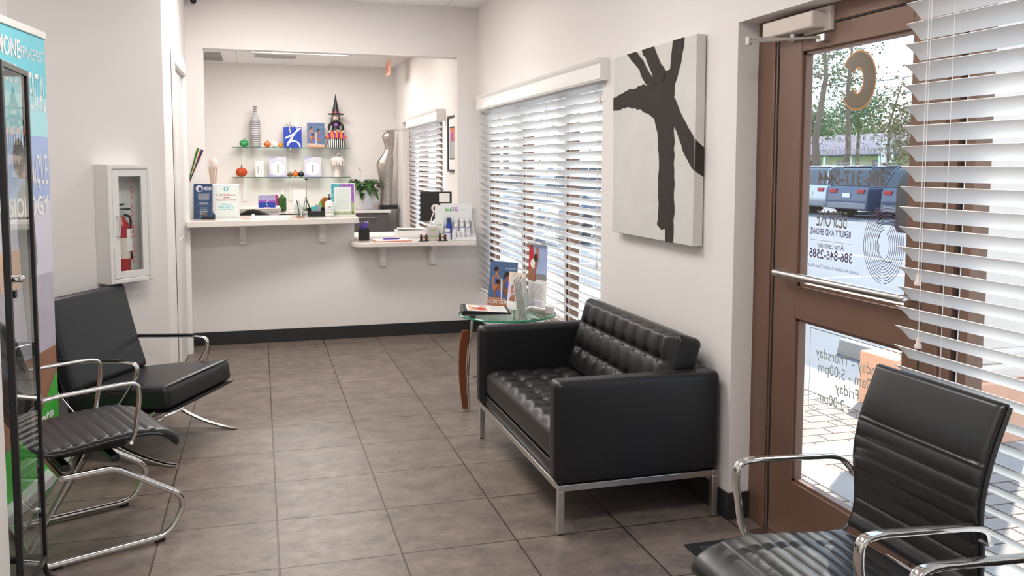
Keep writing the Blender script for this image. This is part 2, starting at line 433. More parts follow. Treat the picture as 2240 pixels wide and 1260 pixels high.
mb = MB()
def wseg(y0, y1, z0, z1): mb.box((XR, y0, z0), (XR2, y1, z1), 'wall')
wseg(-8.6, -7.6, 0, H); wseg(-7.6, -3.705, 2.07, H); wseg(-3.705, -2.25, 0, H)
wseg(-2.25, .655, 0, .36); wseg(-2.25, .655, 2.05, H); wseg(.655, 2.1, 0, H)
wseg(2.1, 4.03, 0, .40); wseg(2.1, 4.93, 2.07, H); wseg(4.93, 5.75, 0, H)
struct(mb.build('wall_right'), 'off white wall on the right with windows and brown entrance door', 'wall')
mb = MB().use('wall')
mb.box((-.33, YD, 0), (-.006, YD2, H)); mb.box((-.006, YD, 2.434), (2.098, YD2, H)); mb.box((2.098, YD, 0), (XR, YD2, H))
mb.box((-.006, YD, 0), (1.19, YD2, 1.003)); mb.box((1.19, YD, 0), (2.098, YD2, .803))
struct(mb.build('wall_divider'), 'off white wall with the wide reception opening above the counters', 'wall')
mb = MB().use('wall'); mb.box((-2.2, 5.6, 0), (XR, 5.75, H)); struct(mb.build('wall_back'), 'off white rear wall of the reception behind the glass shelves', 'wall')
mb = MB().use('wall'); mb.box((-.75, YD2, 0), (-.6, 5.6, H)); struct(mb.build('wall_reception_left'))
XL = -.135
mb = MB().use('wall'); mb.box((XL-.15, -1.195, 0), (XL, -.58, H)); mb.box((XL-.15, -.58, 2.19), (XL, .35, H)); mb.box((XL-.15, .35, 0), (XL, YD, H))
struct(mb.build('wall_left'), 'short off white wall with the white cased doorway beside reception', 'wall')
mb = MB().use('wall'); q = .15
mb.prism([(XL, -1.195), (-.80, -1.86), (-.80-q, -1.86), (-.80-q, -1.86+.06), (XL-q, -1.195+.06)], 0, H, ax='z')
struct(mb.build('wall_corner'), 'diagonal off white wall behind the black lounge chair', 'wall')
mb = MB().use('wall'); mb.box((-.95, -3.98, 0), (-.80, -1.86, H)); struct(mb.build('wall_far_left'))
mb = MB().use('wall'); mb.box((-.95, -8.6, 0), (-.345, -3.98, H)); struct(mb.build('wall_near_left'))
mb = MB().use('wall'); mb.box((-.95, -8.75, 0), (XR2, -8.6, H)); struct(mb.build('wall_front'))
mb = MB().use('wall'); mb.box((-2.2, -1.25, 0), (-2.05, YD2, H)); mb.box((-2.2, -1.4, 0), (-.98, -1.25, H)); mb.box((-2.2, YD, 0), (-.33, YD2, H)); struct(mb.build('wall_hall'))

# baseboards
def bb(name, a, b, mt='base'):
    mb = MB(); mb.box(a, b, mt); o = mb.build(name, bevel=.003); struct(o); return o
bb('baseboard_divider', (XL, YD-.011, 0), (XR, YD, .11))
bb('baseboard_right', (XR-.011, -3.705, 0), (XR, YD-.011, .115))
bb('baseboard_door_return', (XR-.011, -3.716, 0), (2.388, -3.705, .115))
bb('baseboard_left', (XL, .44, 0), (XL+.011, YD-.011, .11))
mb = MB().use('base'); mb.prism([(XL, -1.195), (-.80, -1.86), (-.792, -1.868), (XL+.008, -1.203)], 0, .11, ax='z'); struct(mb.build('baseboard_corner'))
bb('baseboard_far_left', (-.80, -3.98, 0), (-.789, -1.9, .11))

# white cased doorway on the left (opening with trim)
mb = MB().use('trimw')
mb.box((XL-.16, -.578, 0), (XL+.004, -.565, 2.175)); mb.box((XL-.16, .335, 0), (XL+.004, .348, 2.175)); mb.box((XL-.16, -.578, 2.175), (XL+.004, .348, 2.188))
mb.box((XL+.004, -.67, 0), (XL+.020, -.575, 2.18)); mb.box((XL+.004, .345, 0), (XL+.020, .44, 2.18)); mb.box((XL+.004, -.67, 2.18), (XL+.020, .44, 2.275))
dd = mb.build('door_3', bevel=0); struct(dd, 'white painted door casing around the doorway left of reception', 'door frame')
mb = MB().use('trimw'); mb.box((-.19, -.56, .01), (-.15, .33, 2.17))
for z0, z1 in ((.2, .95), (1.08, 2.0)):
    mb.box((-.15, -.42, z0), (-.146, .19, z1))
mb.build('door_leaf', dd, bevel=.004)

# ---- main entrance door in the right wall
def strip(mb, y0, y1, z0, z1, x0=2.388, x1=2.44, mt='brownal'): mb.box((x0, y0, z0), (x1, y1, z1), mt)
d1 = MB()
strip(d1, -3.845, -3.705, 0, 2.07, 2.385, 2.455); strip(d1, -3.835, -3.79, 0, 2.0, 2.378, 2.385)
strip(d1, -4.735, -3.845, 2.005, 2.07, 2.385, 2.455); strip(d1, -4.735, -4.665, 0, 2.005, 2.385, 2.455)
door = d1.build('door_1', bevel=.003); struct(door, 'brown aluminium entrance door frame with tall glazed door', 'door')
d = MB()
strip(d, -4.0, -3.853, .012, 2.0); strip(d, -4.658, -4.585, .012, 2.0); strip(d, -4.585, -4.0, 1.92, 2.0)
strip(d, -4.585, -4.0, .905, 1.033); strip(d, -4.585, -4.0, .012, .262)
d.build('door_leaf', door, bevel=.003)
d = MB().use('steel')
for y0, y1, z0, z1 in ((-4.585, -4.0, 1.033, 1.92), (-4.585, -4.0, .262, .905)):
    t = .011; strip(d, y0, y0+t, z0, z1, 2.40, 2.43, 'brownal'); strip(d, y1-t, y1, z0, z1, 2.40, 2.43)
    strip(d, y0, y1, z0, z0+t, 2.40, 2.43); strip(d, y0, y1, z1-t, z1, 2.40, 2.43)
d.build('glazing_stop', door)
for z0, z1 in ((1.04, 1.912), (.27, .897)):
    g = MB(); g.box((2.412, -4.578, z0), (2.418, -4.007, z1), 'glass'); g.build('glass_pane', door)
g = MB(); g.tube(fillet([(2.39, -3.925, 1.078), (2.335, -3.925, 1.078), (2.335, -4.64, 1.078), (2.39, -4.64, 1.078)], .02), .0135, 'steel', 12)
g.build('push_bar', door)
g = MB().use('dark'); g.box((2.386, -3.853, .012), (2.40, -3.845, 2.0)); g.box((2.386, -4.665, .012), (2.40, -4.658, 2.0)); g.box((2.386, -4.66, 2.0), (2.40, -3.85, 2.005)); g.build('weather_gap', door)
g = MB(); g.box((2.30, -4.735, 0.0005), (2.46, -3.845, .012), 'steel'); g.build('threshold', door, bevel=.003)
g = MB(); g.box((2.315, -4.16, 1.985), (2.38, -3.84, 2.045), 'beige'); cl = g.build('door_closer', door, bevel=.007, seg=3)
g = MB(); g.box((2.372, -4.19, 1.975), (2.386, -4.03, 2.06), 'beige'); g.build('backplate', cl)
g = MB(); g.cyl((2.35, -4.0, 1.958), .013, .03, 'steel'); g.tube([(2.35, -4.0, 1.962), (2.21, -3.915, 1.972)], .008, 'steel', 8); g.tube([(2.21, -3.915, 1.962), (2.37, -4.14, 1.955)], .006, 'steel', 8)
g.cyl((2.21, -3.915, 1.95), .011, .03, 'steel'); g.box((2.365, -4.165, 1.94), (2.388, -4.12, 1.965), 'steel'); g.build('arm', cl)
g = MB(); g.box((2.34, -4.60, 2.022), (2.384, -4.50, 2.05), 'white'); g.build('contact_sensor', door, bevel=.006)
# lettering on the door glass, stuck outside and read from outside (mirrored from within)
def door_text():
    g = MB(); p = Panel(g, (2.4205, -4.007, 0), (0, -1, 0), (0, 0, 1))
    # u runs to the right as seen from inside (towards -y); mirrored letters
    # letter C, drawn as an open ring
    def ring(ru, rv, iu, iv, m, l):
        cu, cv = .278, 1.788; a0, a1 = R(-146), R(146); n = 30; o = []; q = []
        for i in range(n+1):
            a = a0+(a1-a0)*i/n; e = 1
            o.append((cu+ru*math.cos(a), cv+rv*math.sin(a))); q.append((cu+iu*math.cos(a), cv+iv*math.sin(a)))
        for i in range(n): p.poly([o[i], o[i+1], q[i+1], q[i]], m, l)
    ring(.096, .104, .026, .042, M['orangeedge'], 1); ring(.090, .098, .032, .048, M['tan'], 2)
    b = 'txtbrown'; v = 'txtviolet'
    p.text('Your MedSpa & Laser Center for', .30, 1.578, .026, 'txtgrey', 1, width=.44, mirror=True)
    p.text('Aesthetic and Functional Surgery', .30, 1.535, .026, 'txtgrey', 1, width=.46, mirror=True)
    p.text('www.bespokemedspa', .30, 1.495, .016, 'lgrey', 1, width=.3, mirror=True)
    p.text('386-317-0444', .253, 1.425, .050, b, 1, width=.366, mirror=True, bold=True)
    p.text('BESPOKE', .156, 1.268, .062, b, 1, width=.175, mirror=True)
    p.text('BEAUTY AND BROWS', .150, 1.236, .024, v, 1, width=.235, mirror=True, bold=True)
    p.rect(.03, 1.214, .27, 1.2155, M['grey'], 1)
    p.text('Amy Levander', .153, 1.188, .024, v, 1, width=.155, mirror=True)
    p.text('386-846-2585', .154, 1.148, .034, v, 1, width=.25, mirror=True, bold=True)
    p.text('Licensed Aesthetician  Licensed Tattoo Artist', .172, 1.112, .013, v, 1, width=.295, mirror=True)
    # round line-art emblem: a face outlined by sweeping strands
    cu, cv = .435, 1.225
    for i in range(9):
        k = .060+.0085*i
        p.arc(cu+.01, cv, k-.02, .055+.0095*i, R(100), R(262), .0026, v, 1, 14)
        p.arc(cu-.01, cv, k-.02, .055+.0095*i, R(-80), R(52), .0026, v, 1, 14)
    for i in range(7): p.arc(cu+.02, cv+.02+.010*i, .065+.004*i, .055, R(45), R(140), .0025, v, 1, 8)
    p.stroke([(cu-.015, cv+.05), (cu-.02, cv+.03), (cu-.03, cv+.01), (cu-.02, cv), (cu-.022, cv-.02), (cu-.01, cv-.04), (cu+.02, cv-.055), (cu+.045, cv-.05)], .003, v, 1)
    g.build('vinyl_lettering', door, fixn=False)
    g = MB(); p = Panel(g, (2.4205, -4.007, 0), (0, -1, 0), (0, 0, 1))
    t = 'lgrey'
    for a, b2, c2, d2 in ((.05, .566, .053, .88), (.54, .566, .543, .88), (.05, .566, .543, .569), (.05, .877, .543, .88)): p.rect(a, b2, c2, d2, M[t], 1)
    p.text('Monday - Thursday', .29, .775, .040, 'txtlight', 1, width=.40, mirror=True)
    p.text('8:00am - 5:00pm', .285, .722, .040, 'txtlight', 1, width=.36, mirror=True)
    p.text('Friday', .275, .668, .040, 'txtlight', 1, width=.13, mirror=True)
    p.text('8:00am - 2:00pm', .285, .610, .040, 'txtlight', 1, width=.36, mirror=True)
    g.build('opening_hours_lettering', door, fixn=False)
door_text()

# ---- windows: brown frames, panes
def window(name, y0, y1, z0, z1, mull, w, label):
    g = MB().use('brownal')
    g.box((2.40, y0, z0), (2.455, y1, z0+.07)); g.box((2.40, y0, z1-.07), (2.455, y1, z1))
    o = g.build(name, bevel=.002); struct(o, label, 'window')
    for y in [y0+w/2]+mull+[y1-w/2]:
        g = MB().use('brownal'); g.box((2.395, y-w/2, z0), (2.455, y-w*.12, z1)); g.box((2.395, y+w*.12, z0), (2.455, y+w/2, z1)); g.box((2.415, y-w*.12, z0), (2.44, y+w*.12, z1), 'dark')
        g.build('mullion', o, bevel=.002)
    g = MB(); g.box((2.425, y0+w, z0+.07), (2.431, y1-w, z1-.07), 'glass'); g.build('glass_pane', o)
    return o
window('window_1', -2.25, .655, .36, 2.05, [-1.39, -.40], .13, 'waiting room window with brown frame behind the far blinds')
g = MB(); g.box((XR+.001, -2.249, .36), (2.395, .654, .372), 'trimw'); struct(g.build('trim_1', bevel=.004))
window('window_2', -7.6, -4.735, .0, 2.07, [-6.2], .11, 'tall storefront window right of the entrance door')
window('window_3', 2.1, 4.03, .40, 2.07, [3.1], .12, 'reception window with brown frame behind blinds')
g = MB().use('brownal'); g.box((2.385, 4.03, 0), (2.455, 4.12, 2.07)); g.box((2.385, 4.84, 0), (2.455, 4.93, 2.07)); g.box((2.385, 4.12, 2.0), (2.455, 4.84, 2.07))
d2 = g.build('door_2', bevel=.003); struct(d2, 'brown framed side door in the reception right wall', 'door')
g = MB().use('brownal'); g.box((2.39, 4.12, .01), (2.43, 4.24, 2.0)); g.box((2.39, 4.72, .01), (2.43, 4.84, 2.0)); g.box((2.39, 4.24, 1.9), (2.43, 4.72, 2.0)); g.box((2.39, 4.24, .01), (2.43, 4.72, .26)); g.build('door_leaf', d2, bevel=.003)
g = MB(); g.box((2.407, 4.24, .26), (2.413, 4.72, 1.9), 'glass'); g.build('glass_pane', d2)
g = MB(); g.box((2.28, 4.15, 1.97), (2.385, 4.42, 2.05), 'steel'); g.tube([(2.33, 4.3, 1.96), (1.98, 4.7, 1.955)], .008, 'steel', 8); g.tube([(1.98, 4.7, 1.965), (2.38, 4.62, 1.975)], .008, 'steel', 8); g.build('door_closer', d2, bevel=.004)

# ---- horizontal blinds
def blinds(name, label, x, y0, y1, z0, z1, valance, ladders, cords, group=None):
    t = thing(name, label, 'blinds', (x, (y0+y1)/2, z0)); oy = (y0+y1)/2
    L = (y1-y0)/2; pitch = .0573; tilt = R(39); hw = .0335
    g = MB().use('slat'); z = z1-z0-.02; n = int((z1-z0-.02)/pitch)
    for i in range(n+1):
        zz = (z1-z0)-.03-i*pitch
        if zz < .02: break
        c, s_ = math.cos(tilt), math.sin(tilt); pts = []
        for k in range(5):
            u = -hw+2*hw*k/4; cam_ = .0035*(1-(u/hw)**2)
            pts.append((u*c+cam_*s_*1.0, zz-u*s_+cam_*c))
        lo = [(a+.0024*-s_, b-.0026*c) for a, b in pts]
        poly = pts+lo[::-1]
        g.prism(poly, -L, L, ax='y')
    g.build('slats', t, sharp=60)
    g = MB(); g.box((-.026, -L, -.012), (.026, L, .008), 'slat'); g.build('bottom_rail', t, bevel=.004)
    g = MB().use('slat'); g.box((-.028, -L, z1-z0-.03), (.028, L, z1-z0+.03)); g.build('headrail', t, bevel=.002)
    if valance:
        vy0, vy1, vs_ = (oy-L-.035, oy+L+.035, 0) if valance is True else valance; va, vb = vy0-oy, vy1-oy
        za = z1-z0-.025 if vs_ else z1-z0-.045; hh = .125
        prof = [(-.045, za), (-.052, za+.012), (-.046, za+.022), (-.046, za+hh-.03), (-.056, za+hh-.016), (-.060, za+hh), (-.03, za+hh), (-.03, za)]; prof = [(a_+vs_, b_) for a_, b_ in prof]; xe = -.030 if vs_ else 0
        be = -.0405 if vs_ else .045
        g = MB().use('trimw'); g.prism(prof, va, vb, ax='y')
        g.box((-.03+vs_, va, za), (be, va+.010, za+hh)); g.box((-.03+vs_, vb-.010, za), (be, vb, za+hh)); g.build('valance', t)
    for yy in ladders:
        g = MB().use('white')
        for xx in (-.027, .027): g.tube([(xx, yy-oy, 0), (xx, yy-oy, z1-z0)], .0011, n=5)
        g.build('ladder_cord', t)
    for yy, zb, zt in cords:
        g = MB().use('white'); g.tube([(-.036, yy-oy, zb-z0+.03), (-.034, yy-oy, (zt or z1)-z0)], .0011, n=5)
        pc = g.build('pull_cord', t)
        g = MB(); g.lathe([(.003, .032), (.006, .024), (.006, .014), (.010, .008), (.010, 0), (.002, -.002)], 'cream', 12, (-.036, yy-oy, zb-z0)); g.build('tassel', pc)
    return t
blinds('window_blinds', 'wide white slatted blinds with valance beside the canvas painting', 2.330, -2.243, .648, .392, 1.99, (-2.33, .55, -.041),
       [.32, -.1, -.75, -1.45, -2.15], [(.22, 1.02, None), (.14, .83, None), (-.03, 1.02, None), (-.05, .84, None), (-1.25, .92, None), (-1.22, .75, None), (-2.20, 1.85, None), (-2.17, .90, None), (-.0, 1.87, None)])
blinds('window_blinds', 'white slatted blinds next to the entrance door, behind the ribbed chair', 2.205, -7.35, -4.80, .10, 2.13, False,
       [-4.98, -5.55, -6.2, -6.9], [(-4.895, 1.16, None), (-4.905, .985, None), (-5.32, .60, None)])
blinds('window_blinds', 'narrow white slatted blinds with valance inside the reception room', 2.243, 2.12, 4.06, .43, 2.0, True,
       [2.3, 3.0, 3.85], [(3.98, 1.10, None), (4.0, .9, None), (2.25, 1.75, None)])

# ---- ceiling fixtures
def troffer(x, y, lab):
    t = thing('ceiling_light', lab, 'light', (x, y, H), group='recessed ceiling lights')
    g = MB().use('white'); 
    for a, b in (((-.61, -.305, -.006), (-.575, .305, -.0005)), ((.575, -.305, -.006), (.61, .305, -.0005)), ((-.575, -.305, -.006), (.575, -.275, -.0005)), ((-.575, .275, -.006), (.575, .305, -.0005))): g.box(a, b)
    g.build('frame', t)
    g = MB(); g.box((-.575, -.275, -.004), (.575, .275, -.001), 'emis'); g.build('diffuser', t)
for (x, y, p), lab in zip(FIX, ['bright recessed light in the reception ceiling above the shelves', 'recessed light in the reception ceiling just behind the opening', 'recessed ceiling light in front of the reception counter', 'recessed ceiling light above the black sofa', 'recessed ceiling light at the near end of the waiting room']):
    troffer(x, y, lab)
def vent(x0, y0, x1, y1, lab, mt):
    t = thing('ceiling_vent', lab, 'vent', ((x0+x1)/2, (y0+y1)/2, H)); a, b = (x1-x0)/2, (y1-y0)/2
    g = MB().use('white'); g.box((-a, -b, -.008), (-a+.03, b, -.0005)); g.box((a-.03, -b, -.008), (a, b, -.0005)); g.box((-a+.03, -b, -.008), (a-.03, -b+.03, -.0005)); g.box((-a+.03, b-.03, -.008), (a-.03, b, -.0005)); g.build('frame', t)
    g = MB(); g.box((-a+.03, -b+.03, -.003), (a-.03, b-.03, -.001), mt)
    n = 9
    for i in range(n):
        yy = -b+.04+(2*b-.08)*i/(n-1); g.box((-a+.03, yy-.008, -.010), (a-.03, yy+.004, -.003), 'lgrey' if mt == 'grey' else 'grey')
    g.build('louvres', t)
vent(.36, 4.42, .92, 4.86, 'white square air vent in the reception ceiling', 'grey')
vent(-.42, 4.35, .02, 5.35, 'dark grey return grille in the reception ceiling corner', 'grey')
t = thing('exit_sign', 'red EXIT sign hanging edge-on from the reception ceiling', 'sign', (2.03, 4.4, H))
g = MB(); g.box((-.02, -.15, -.035), (.02, .15, -.0005), 'white'); g.build('mount', t, bevel=.004)
g = MB(); g.box((-.008, -.16, -.23), (.008, .16, -.035), 'peachp'); sg = g.build('panel', t, bevel=.003)
g = MB(); p = Panel(g, (-.0082, 0, -.19), (0, -1, 0), (0, 0, 1)); p.text('EXIT', 0, 0, .11, 'redtxt', 1, bold=True); p = Panel(g, (.0082, 0, -.19), (0, 1, 0), (0, 0, 1)); p.text('EXIT', 0, 0, .11, 'redtxt', 1, bold=True); g.build('lettering', t, fixn=False)
t = thing('security_camera', 'white dome security camera with dark lens at the top of the divider wall', 'camera', (-.075, .66, 2.83))
g = MB(); g.lathe([(.05, 0), (.05, .012), (.046, .03), (.03, .05), (0, .055)], 'white', 24, X=RX(R(90))); g.build('housing', t)
g = MB(); g.ball((.01, -.045, -.03), .032, mt='white'); g.build('eyeball', t)
g = MB(); g.lathe([(.024, 0), (.024, .01), (.016, .012), (.012, .008), (0, .008)], 'black', 20, X=T3(.012, -.070, -.036) @ RX(R(110))); g.build('lens', t)
tag(MB().box((2.268, 5.585, 2.17), (2.289, 5.599, 2.27), 'white').build('motion_sensor', bevel=.004), 'small white sensor box high in the reception corner', 'sensor')
g = MB().use('cream'); g.box((XL, -1.19, 2.60), (XL+.03, -1.10, 2.83)); g.box((XL+.0, -1.20, 2.585), (XL+.036, -1.09, 2.60))
tag(g.build('wall_speaker', bevel=.004), 'slim cream sensor box high on the corner of the left walls', 'sensor')

# ================================================================== FURNITURE
# ---- sofa
so_ = thing('sofa', 'black leather two-seat tufted sofa with square chrome legs against the right wall', 'sofa', (1.9, -2.99, 0))
ox, oy = 1.9, -2.99
def sofa_arm(y0, y1):
    g = MB(); L = (2.265-1.53, y1-y0, .63-.207)
    rbox(g, L, .028, 'leather', T3((2.265+1.53)/2-ox, (y0+y1)/2-oy, (.63+.207)/2), dens=(6, 2, 5), seg=4)
    for yy in (y0, y1):   # piping round the outer face
        s_ = -1 if yy == y0 else 1
        pts = fillet([(1.555-ox, yy-oy-s_*.004, .21), (1.555-ox, yy-oy-s_*.004, .607), (2.24-ox, yy-oy-s_*.004, .607), (2.24-ox, yy-oy-s_*.004, .21)], .03)
        g.tube(pts, .0035, 'leather', 6)
    g.build('arm', so_, merge=True, sharp=60)
sofa_arm(-3.675, -3.575); sofa_arm(-2.435, -2.335)
g = MB(); rbox(g, (.09, 1.138, .42), .025, 'leather', T3(2.22-ox, -.015, .4175), dens=(2, 8, 4)); g.build('back_frame', so_, merge=True, sharp=60)
g = MB(); rbox(g, (.62, 1.138, .055), .008, 'leather', T3(1.865-ox, -.015, .2345), dens=(4, 6, 2)); g.build('seat_base', so_, merge=True, sharp=60)
def tuft(nu, nv, A, B, edge=0, pu=.5, pv=.5):
    def f(u, v):
        U = u*nu; Vv = v*nv
        a = abs(math.sin(PI*U))**pu; b = abs(math.sin(PI*Vv))**pv
        h = A*(.35+.65*a)*(.25+.75*b)
        du = abs(U-round(U)); dv = abs(Vv-round(Vv))
        if 0 < round(U) < nu and 0 < round(Vv) < nv: h -= B*math.exp(-(du*du+dv*dv)/.02)
        ed = min(u, 1-u, v, 1-v); k_ = max(0, min(1, (ed-.012)/.07)); return h*k_*k_*(3-2*k_)
    return f
g = MB(); rbox(g, (.60, 1.136, .125), .03, 'leather', T3(1.855-ox, -.015, .326), tuft=tuft(5, 9, .024, .022), dens=(50, 90, 3)); sc = g.build('seat_cushion', so_, merge=True, sharp=75)
a = R(17)
X = Matrix(((0, math.sin(a), -math.cos(a)), (-1, 0, 0), (0, math.cos(a), math.sin(a)))).to_4x4()
X = T3(2.125-ox, -.015, .565) @ X
g = MB(); rbox(g, (1.125, .40, .12), .028, 'leather', X, tuft=tuft(9, 3, .026, .028, pv=.45), dens=(100, 42, 3)); g.build('back_cushion', so_, merge=True, sharp=75)
g = MB().use('steel'); z0, z1 = .180, .206
x0, x1, y0, y1 = 1.545-ox, 2.262-ox, -3.668-oy, -2.342-oy; t = .026
g.box((x0, y0, z0), (x0+t, y1, z1)); g.box((x1-t, y0, z0), (x1, y1, z1)); g.box((x0+t, y0, z0), (x1-t, y0+t, z1)); g.box((x0+t, y1-t, z0), (x1-t, y1, z1)); g.build('rail', so_, bevel=.0015)
for xx in (x0, x1-t):
    for yy in (y0, y1-t):
        g = MB(); g.box((xx, yy, .004), (xx+t, yy+t, z0), 'steel'); l = g.build('leg', so_, bevel=.0015)
        g = MB(); g.box((xx+.003, yy+.003, 0), (xx+t-.003, yy+t-.003, .006), 'rubber'); g.build('glide', l)

# ---- ribbed cantilever armchairs
PROF = [(.178, .375), (.182, .39), (.165, .412), (.125, .434), (.083, .446), (.03, .450), (-.03, .448), (-.09, .444), (-.15, .438), (-.21, .432), (-.26, .430), (-.30, .437), (-.328, .460), (-.342, .495), (-.346, .54), (-.342, .60), (-.336, .647), (-.338, .70), (-.350, .76), (-.368, .82), (-.390, .875), (-.408, .921)]
def sheet(mb, pts, W, t0, bulge, ribs, mt):
    # resample a centre line in (s, z), puff it with ribs, sweep it across the width
    P = [V((p[0], 0, p[1])) for p in pts]; cum = [0]
    for i in range(1, len(P)): cum.append(cum[-1]+(P[i]-P[i-1]).length)
    T = cum[-1]; N = int(T/.004); c = []
    for i in range(N+1):
        d = T*i/N; k = 0
        while k < len(cum)-2 and cum[k+1] < d: k += 1
        f_ = (d-cum[k])/(cum[k+1]-cum[k]); c.append((P[k].lerp(P[k+1], f_), d))
    for _ in range(14): c = [c[0]]+[((c[i-1][0]+c[i][0]*2+c[i+1][0])/4, c[i][1]) for i in range(1, N)]+[c[-1]]
    def th(d):
        for i in range(len(ribs)-1):
            if ribs[i] <= d <= ribs[i+1]:
                L = ribs[i+1]-ribs[i]; q = abs(math.sin(PI*(d-ribs[i])/L)); k = min(1, .045/L*1.0+.25)
                return t0+bulge*(q**.38)
        return t0
    ws = [-W/2, -W/2+.003, -W/2+.010, -W/2+.022]+[-W/2+.022+(W-.044)*i/8 for i in range(1, 8)]+[W/2-.022, W/2-.010, W/2-.003, W/2]
    ks = [.25, .62, .9, 1]+[1]*7+[1, .9, .62, .25]
    rows = []
    for w_, kk in zip(ws, ks):
        top = []; bot = []
        for i, (p, d) in enumerate(c):
            t = (c[min(i+1, N)][0]-c[max(i-1, 0)][0]).normalized(); n_ = V((t.z, 0, -t.x))
            if n_.z < 0 and i < N*.3 and False: n_ = -n_
            endk = min(1, (min(d, T-d)+.001)/.012)**.5
            h = th(d)/2*kk*endk+.0012
            top.append(p+n_*(-h)); bot.append(p+n_*h)
        rows.append([V((q.x, w_, q.z)) for q in top]+[V((q.x, w_, q.z)) for q in reversed(bot)])
    n = len(rows[0]); vs = [q for r_ in rows for q in r_]; fs = []
    for i in range(len(rows)-1):
        for k in range(n): fs.append((i*n+k, i*n+(k+1) % n, (i+1)*n+(k+1) % n, (i+1)*n+k))
    M_ = n//2
    for base in (0, (len(rows)-1)*n):
        for k in range(M_-1): fs.append((base+k, base+k+1, base+n-2-k, base+n-1-k))
    mb.add(vs, fs, mt); return T

def ribchair(loc, rz, label):
    t = thing('armchair', label, 'chair', loc, rz, 'ribbed black leather chairs with chrome arms')
    W = .455
    seat = PROF[:12]; back = PROF[12:]
    g = MB(); ribs = [0, .115]+[.115+.0425*i for i in range(1, 10)]; sheet(g, seat, W, .018, .014, ribs, 'leather3'); g.build('seat', t, sharp=70)
    g = MB(); ribs = [0]+[.0465*i for i in range(1, 8)]+[.30, .325, .48]; ribs = [0, .046, .092, .138, .184, .230, .276, .322, .332, .50]; sheet(g, [(-.318, .452)]+back, W, .018, .013, ribs, 'leather3'); g.build('backrest', t, sharp=70)
    for s in (-1, 1):
        g = MB(); y = s*(W/2+.004)
        pr_ = [V((a_, y, b_-.006)) for a_, b_ in PROF[3:]]; g.tube(fillet(pr_, .02, 3), .006, 'black', 6); g.build('side_rail', t)
        g = MB(); y = s*.262
        pts = fillet([(-.004, y-s*.02, .425), (.012, y, .47), (.032, y, .60), (.030, y, .655), (-.02, y, .662), (-.27, y, .650), (-.315, y, .640), (-.345, y-s*.024, .598)], [.02, .05, .035, .04, .05, .03])
        g.tube(pts, .01, 'chrome', 16, flat=(.0065, .0145, (0, 1, 0)))
        ar = g.build('armrest', t, sharp=60)
        g = MB(); g.tube([(0, s*.20, .415), (-.004, s*.266, .430)], .007, 'chrome', 12); g.build('bolt', ar); g = MB(); g.tube([(-.343, s*.20, .592), (-.345, s*.255, .598)], .009, 'chrome', 12); g.build('bolt', ar)
        g = MB(); yb = s*.235
        pts = fillet([(-.24, yb, .335), (-.06, yb, .335), (.215, yb, .155), (.14, yb, .018), (-.33, yb, .018)], [.03, .085, .06])
        g.tube(pts, .0125, 'chrome', 14); g.build('cantilever_rail', t, sharp=60)
        for sx_ in (.10, -.27):
            g = MB(); g.box((sx_-.018, yb-.009, 0), (sx_+.018, yb+.009, .012), 'rubber'); g.build('glide', t)
        g = MB(); g.tube([(-.10, s*.03, .39), (-.33, s*.085, .03)], .01, 'steel', 12, flat=(.004, .015)); g.build('brace', t)
    g = MB(); g.tube([(-.33, -.235, .018), (-.33, .235, .018)], .0125, 'chrome', 12); g.build('cross_rail', t); g = MB(); g.tube([(-.24, -.235, .335), (-.24, .235, .335)], .0125, 'chrome', 12); g.build('cross_rail', t)
    g = MB(); g.box((-.22, -.11, .372), (.02, .11, .400), 'black'); g.box((-.06, -.20, .347), (-.03, .20, .372), 'black'); g.box((-.235, -.20, .347), (-.205, .20, .372), 'black'); g.box((.035, -.03, .395), (.095, .03, .425), 'grey'); g.build('seat_bracket', t, bevel=.004)
    return t
ribchair((-.18, -3.113, 0), R(24), 'ribbed black leather chrome-framed chair beside the glass display cabinet on the left')
ribchair((1.72, -5.03, 0), R(180), 'ribbed black leather chair before the entrance door, sunlight on its seat')
ribchair((1.725, -5.72, 0), R(180), 'ribbed chair cropped at the lower right corner, only its chrome armrest showing')

# ---- lounge chair
lc = thing('lounge_chair', 'wide black leather lounge chair with flat curved chrome legs below the fire extinguisher cabinet', 'chair', (.1315, -2.104, 0), math.atan2(-.435, .9))
HW = .325
def slab(mb, prof, y0, y1, r, mt, dens=(14, 12, 3), tf=None):
    # cushion following a gentle centre line: prof = (s0,z0),(s1,z1), thickness, sag
    (s0, z0), (s1, z1), th_, sag = prof
    L = math.hypot(s1-s0, z1-z0); ang = math.atan2(z1-z0, s1-s0)
    X = T3((s0+s1)/2, (y0+y1)/2, (z0+z1)/2) @ RY(-ang)
    tmp = MB(); rbox(tmp, (L, abs(y1-y0), th_), r, mt, Matrix.Identity(4), tuft=tf, dens=dens)
    vs = []
    for v in tmp.v:
        v = V(v); v.z += sag*(1-(2*v.x/L)**2); vs.append(X @ v)
    mb.add(vs, tmp.f, mt)
puff = lambda u, v: .010*(math.sin(PI*u)*math.sin(PI*v))**.5
g = MB(); slab(g, ((-.60, .275), (-.035, .342), .118, .004), -HW, HW, .03, 'leather2', tf=puff)
g.tube([(-.05, -HW+.012, .399), (-.05, HW-.012, .399)], .0035, 'leather2', 6); g.build('seat_cushion', lc, merge=True, sharp=70)
g = MB(); slab(g, ((-.710, .812), (-.575, .335), .076, -.010), -HW, HW, .03, 'leather2', tf=puff); g.build('back_cushion', lc, merge=True, sharp=70)
g = MB().use('black'); g.tube([(-.60, 0, .208), (-.02, 0, .278)], .01, 'black', 12, flat=(.006, HW+.005, (0, 1, 0))); g.build('seat_plate', lc, bevel=.001)
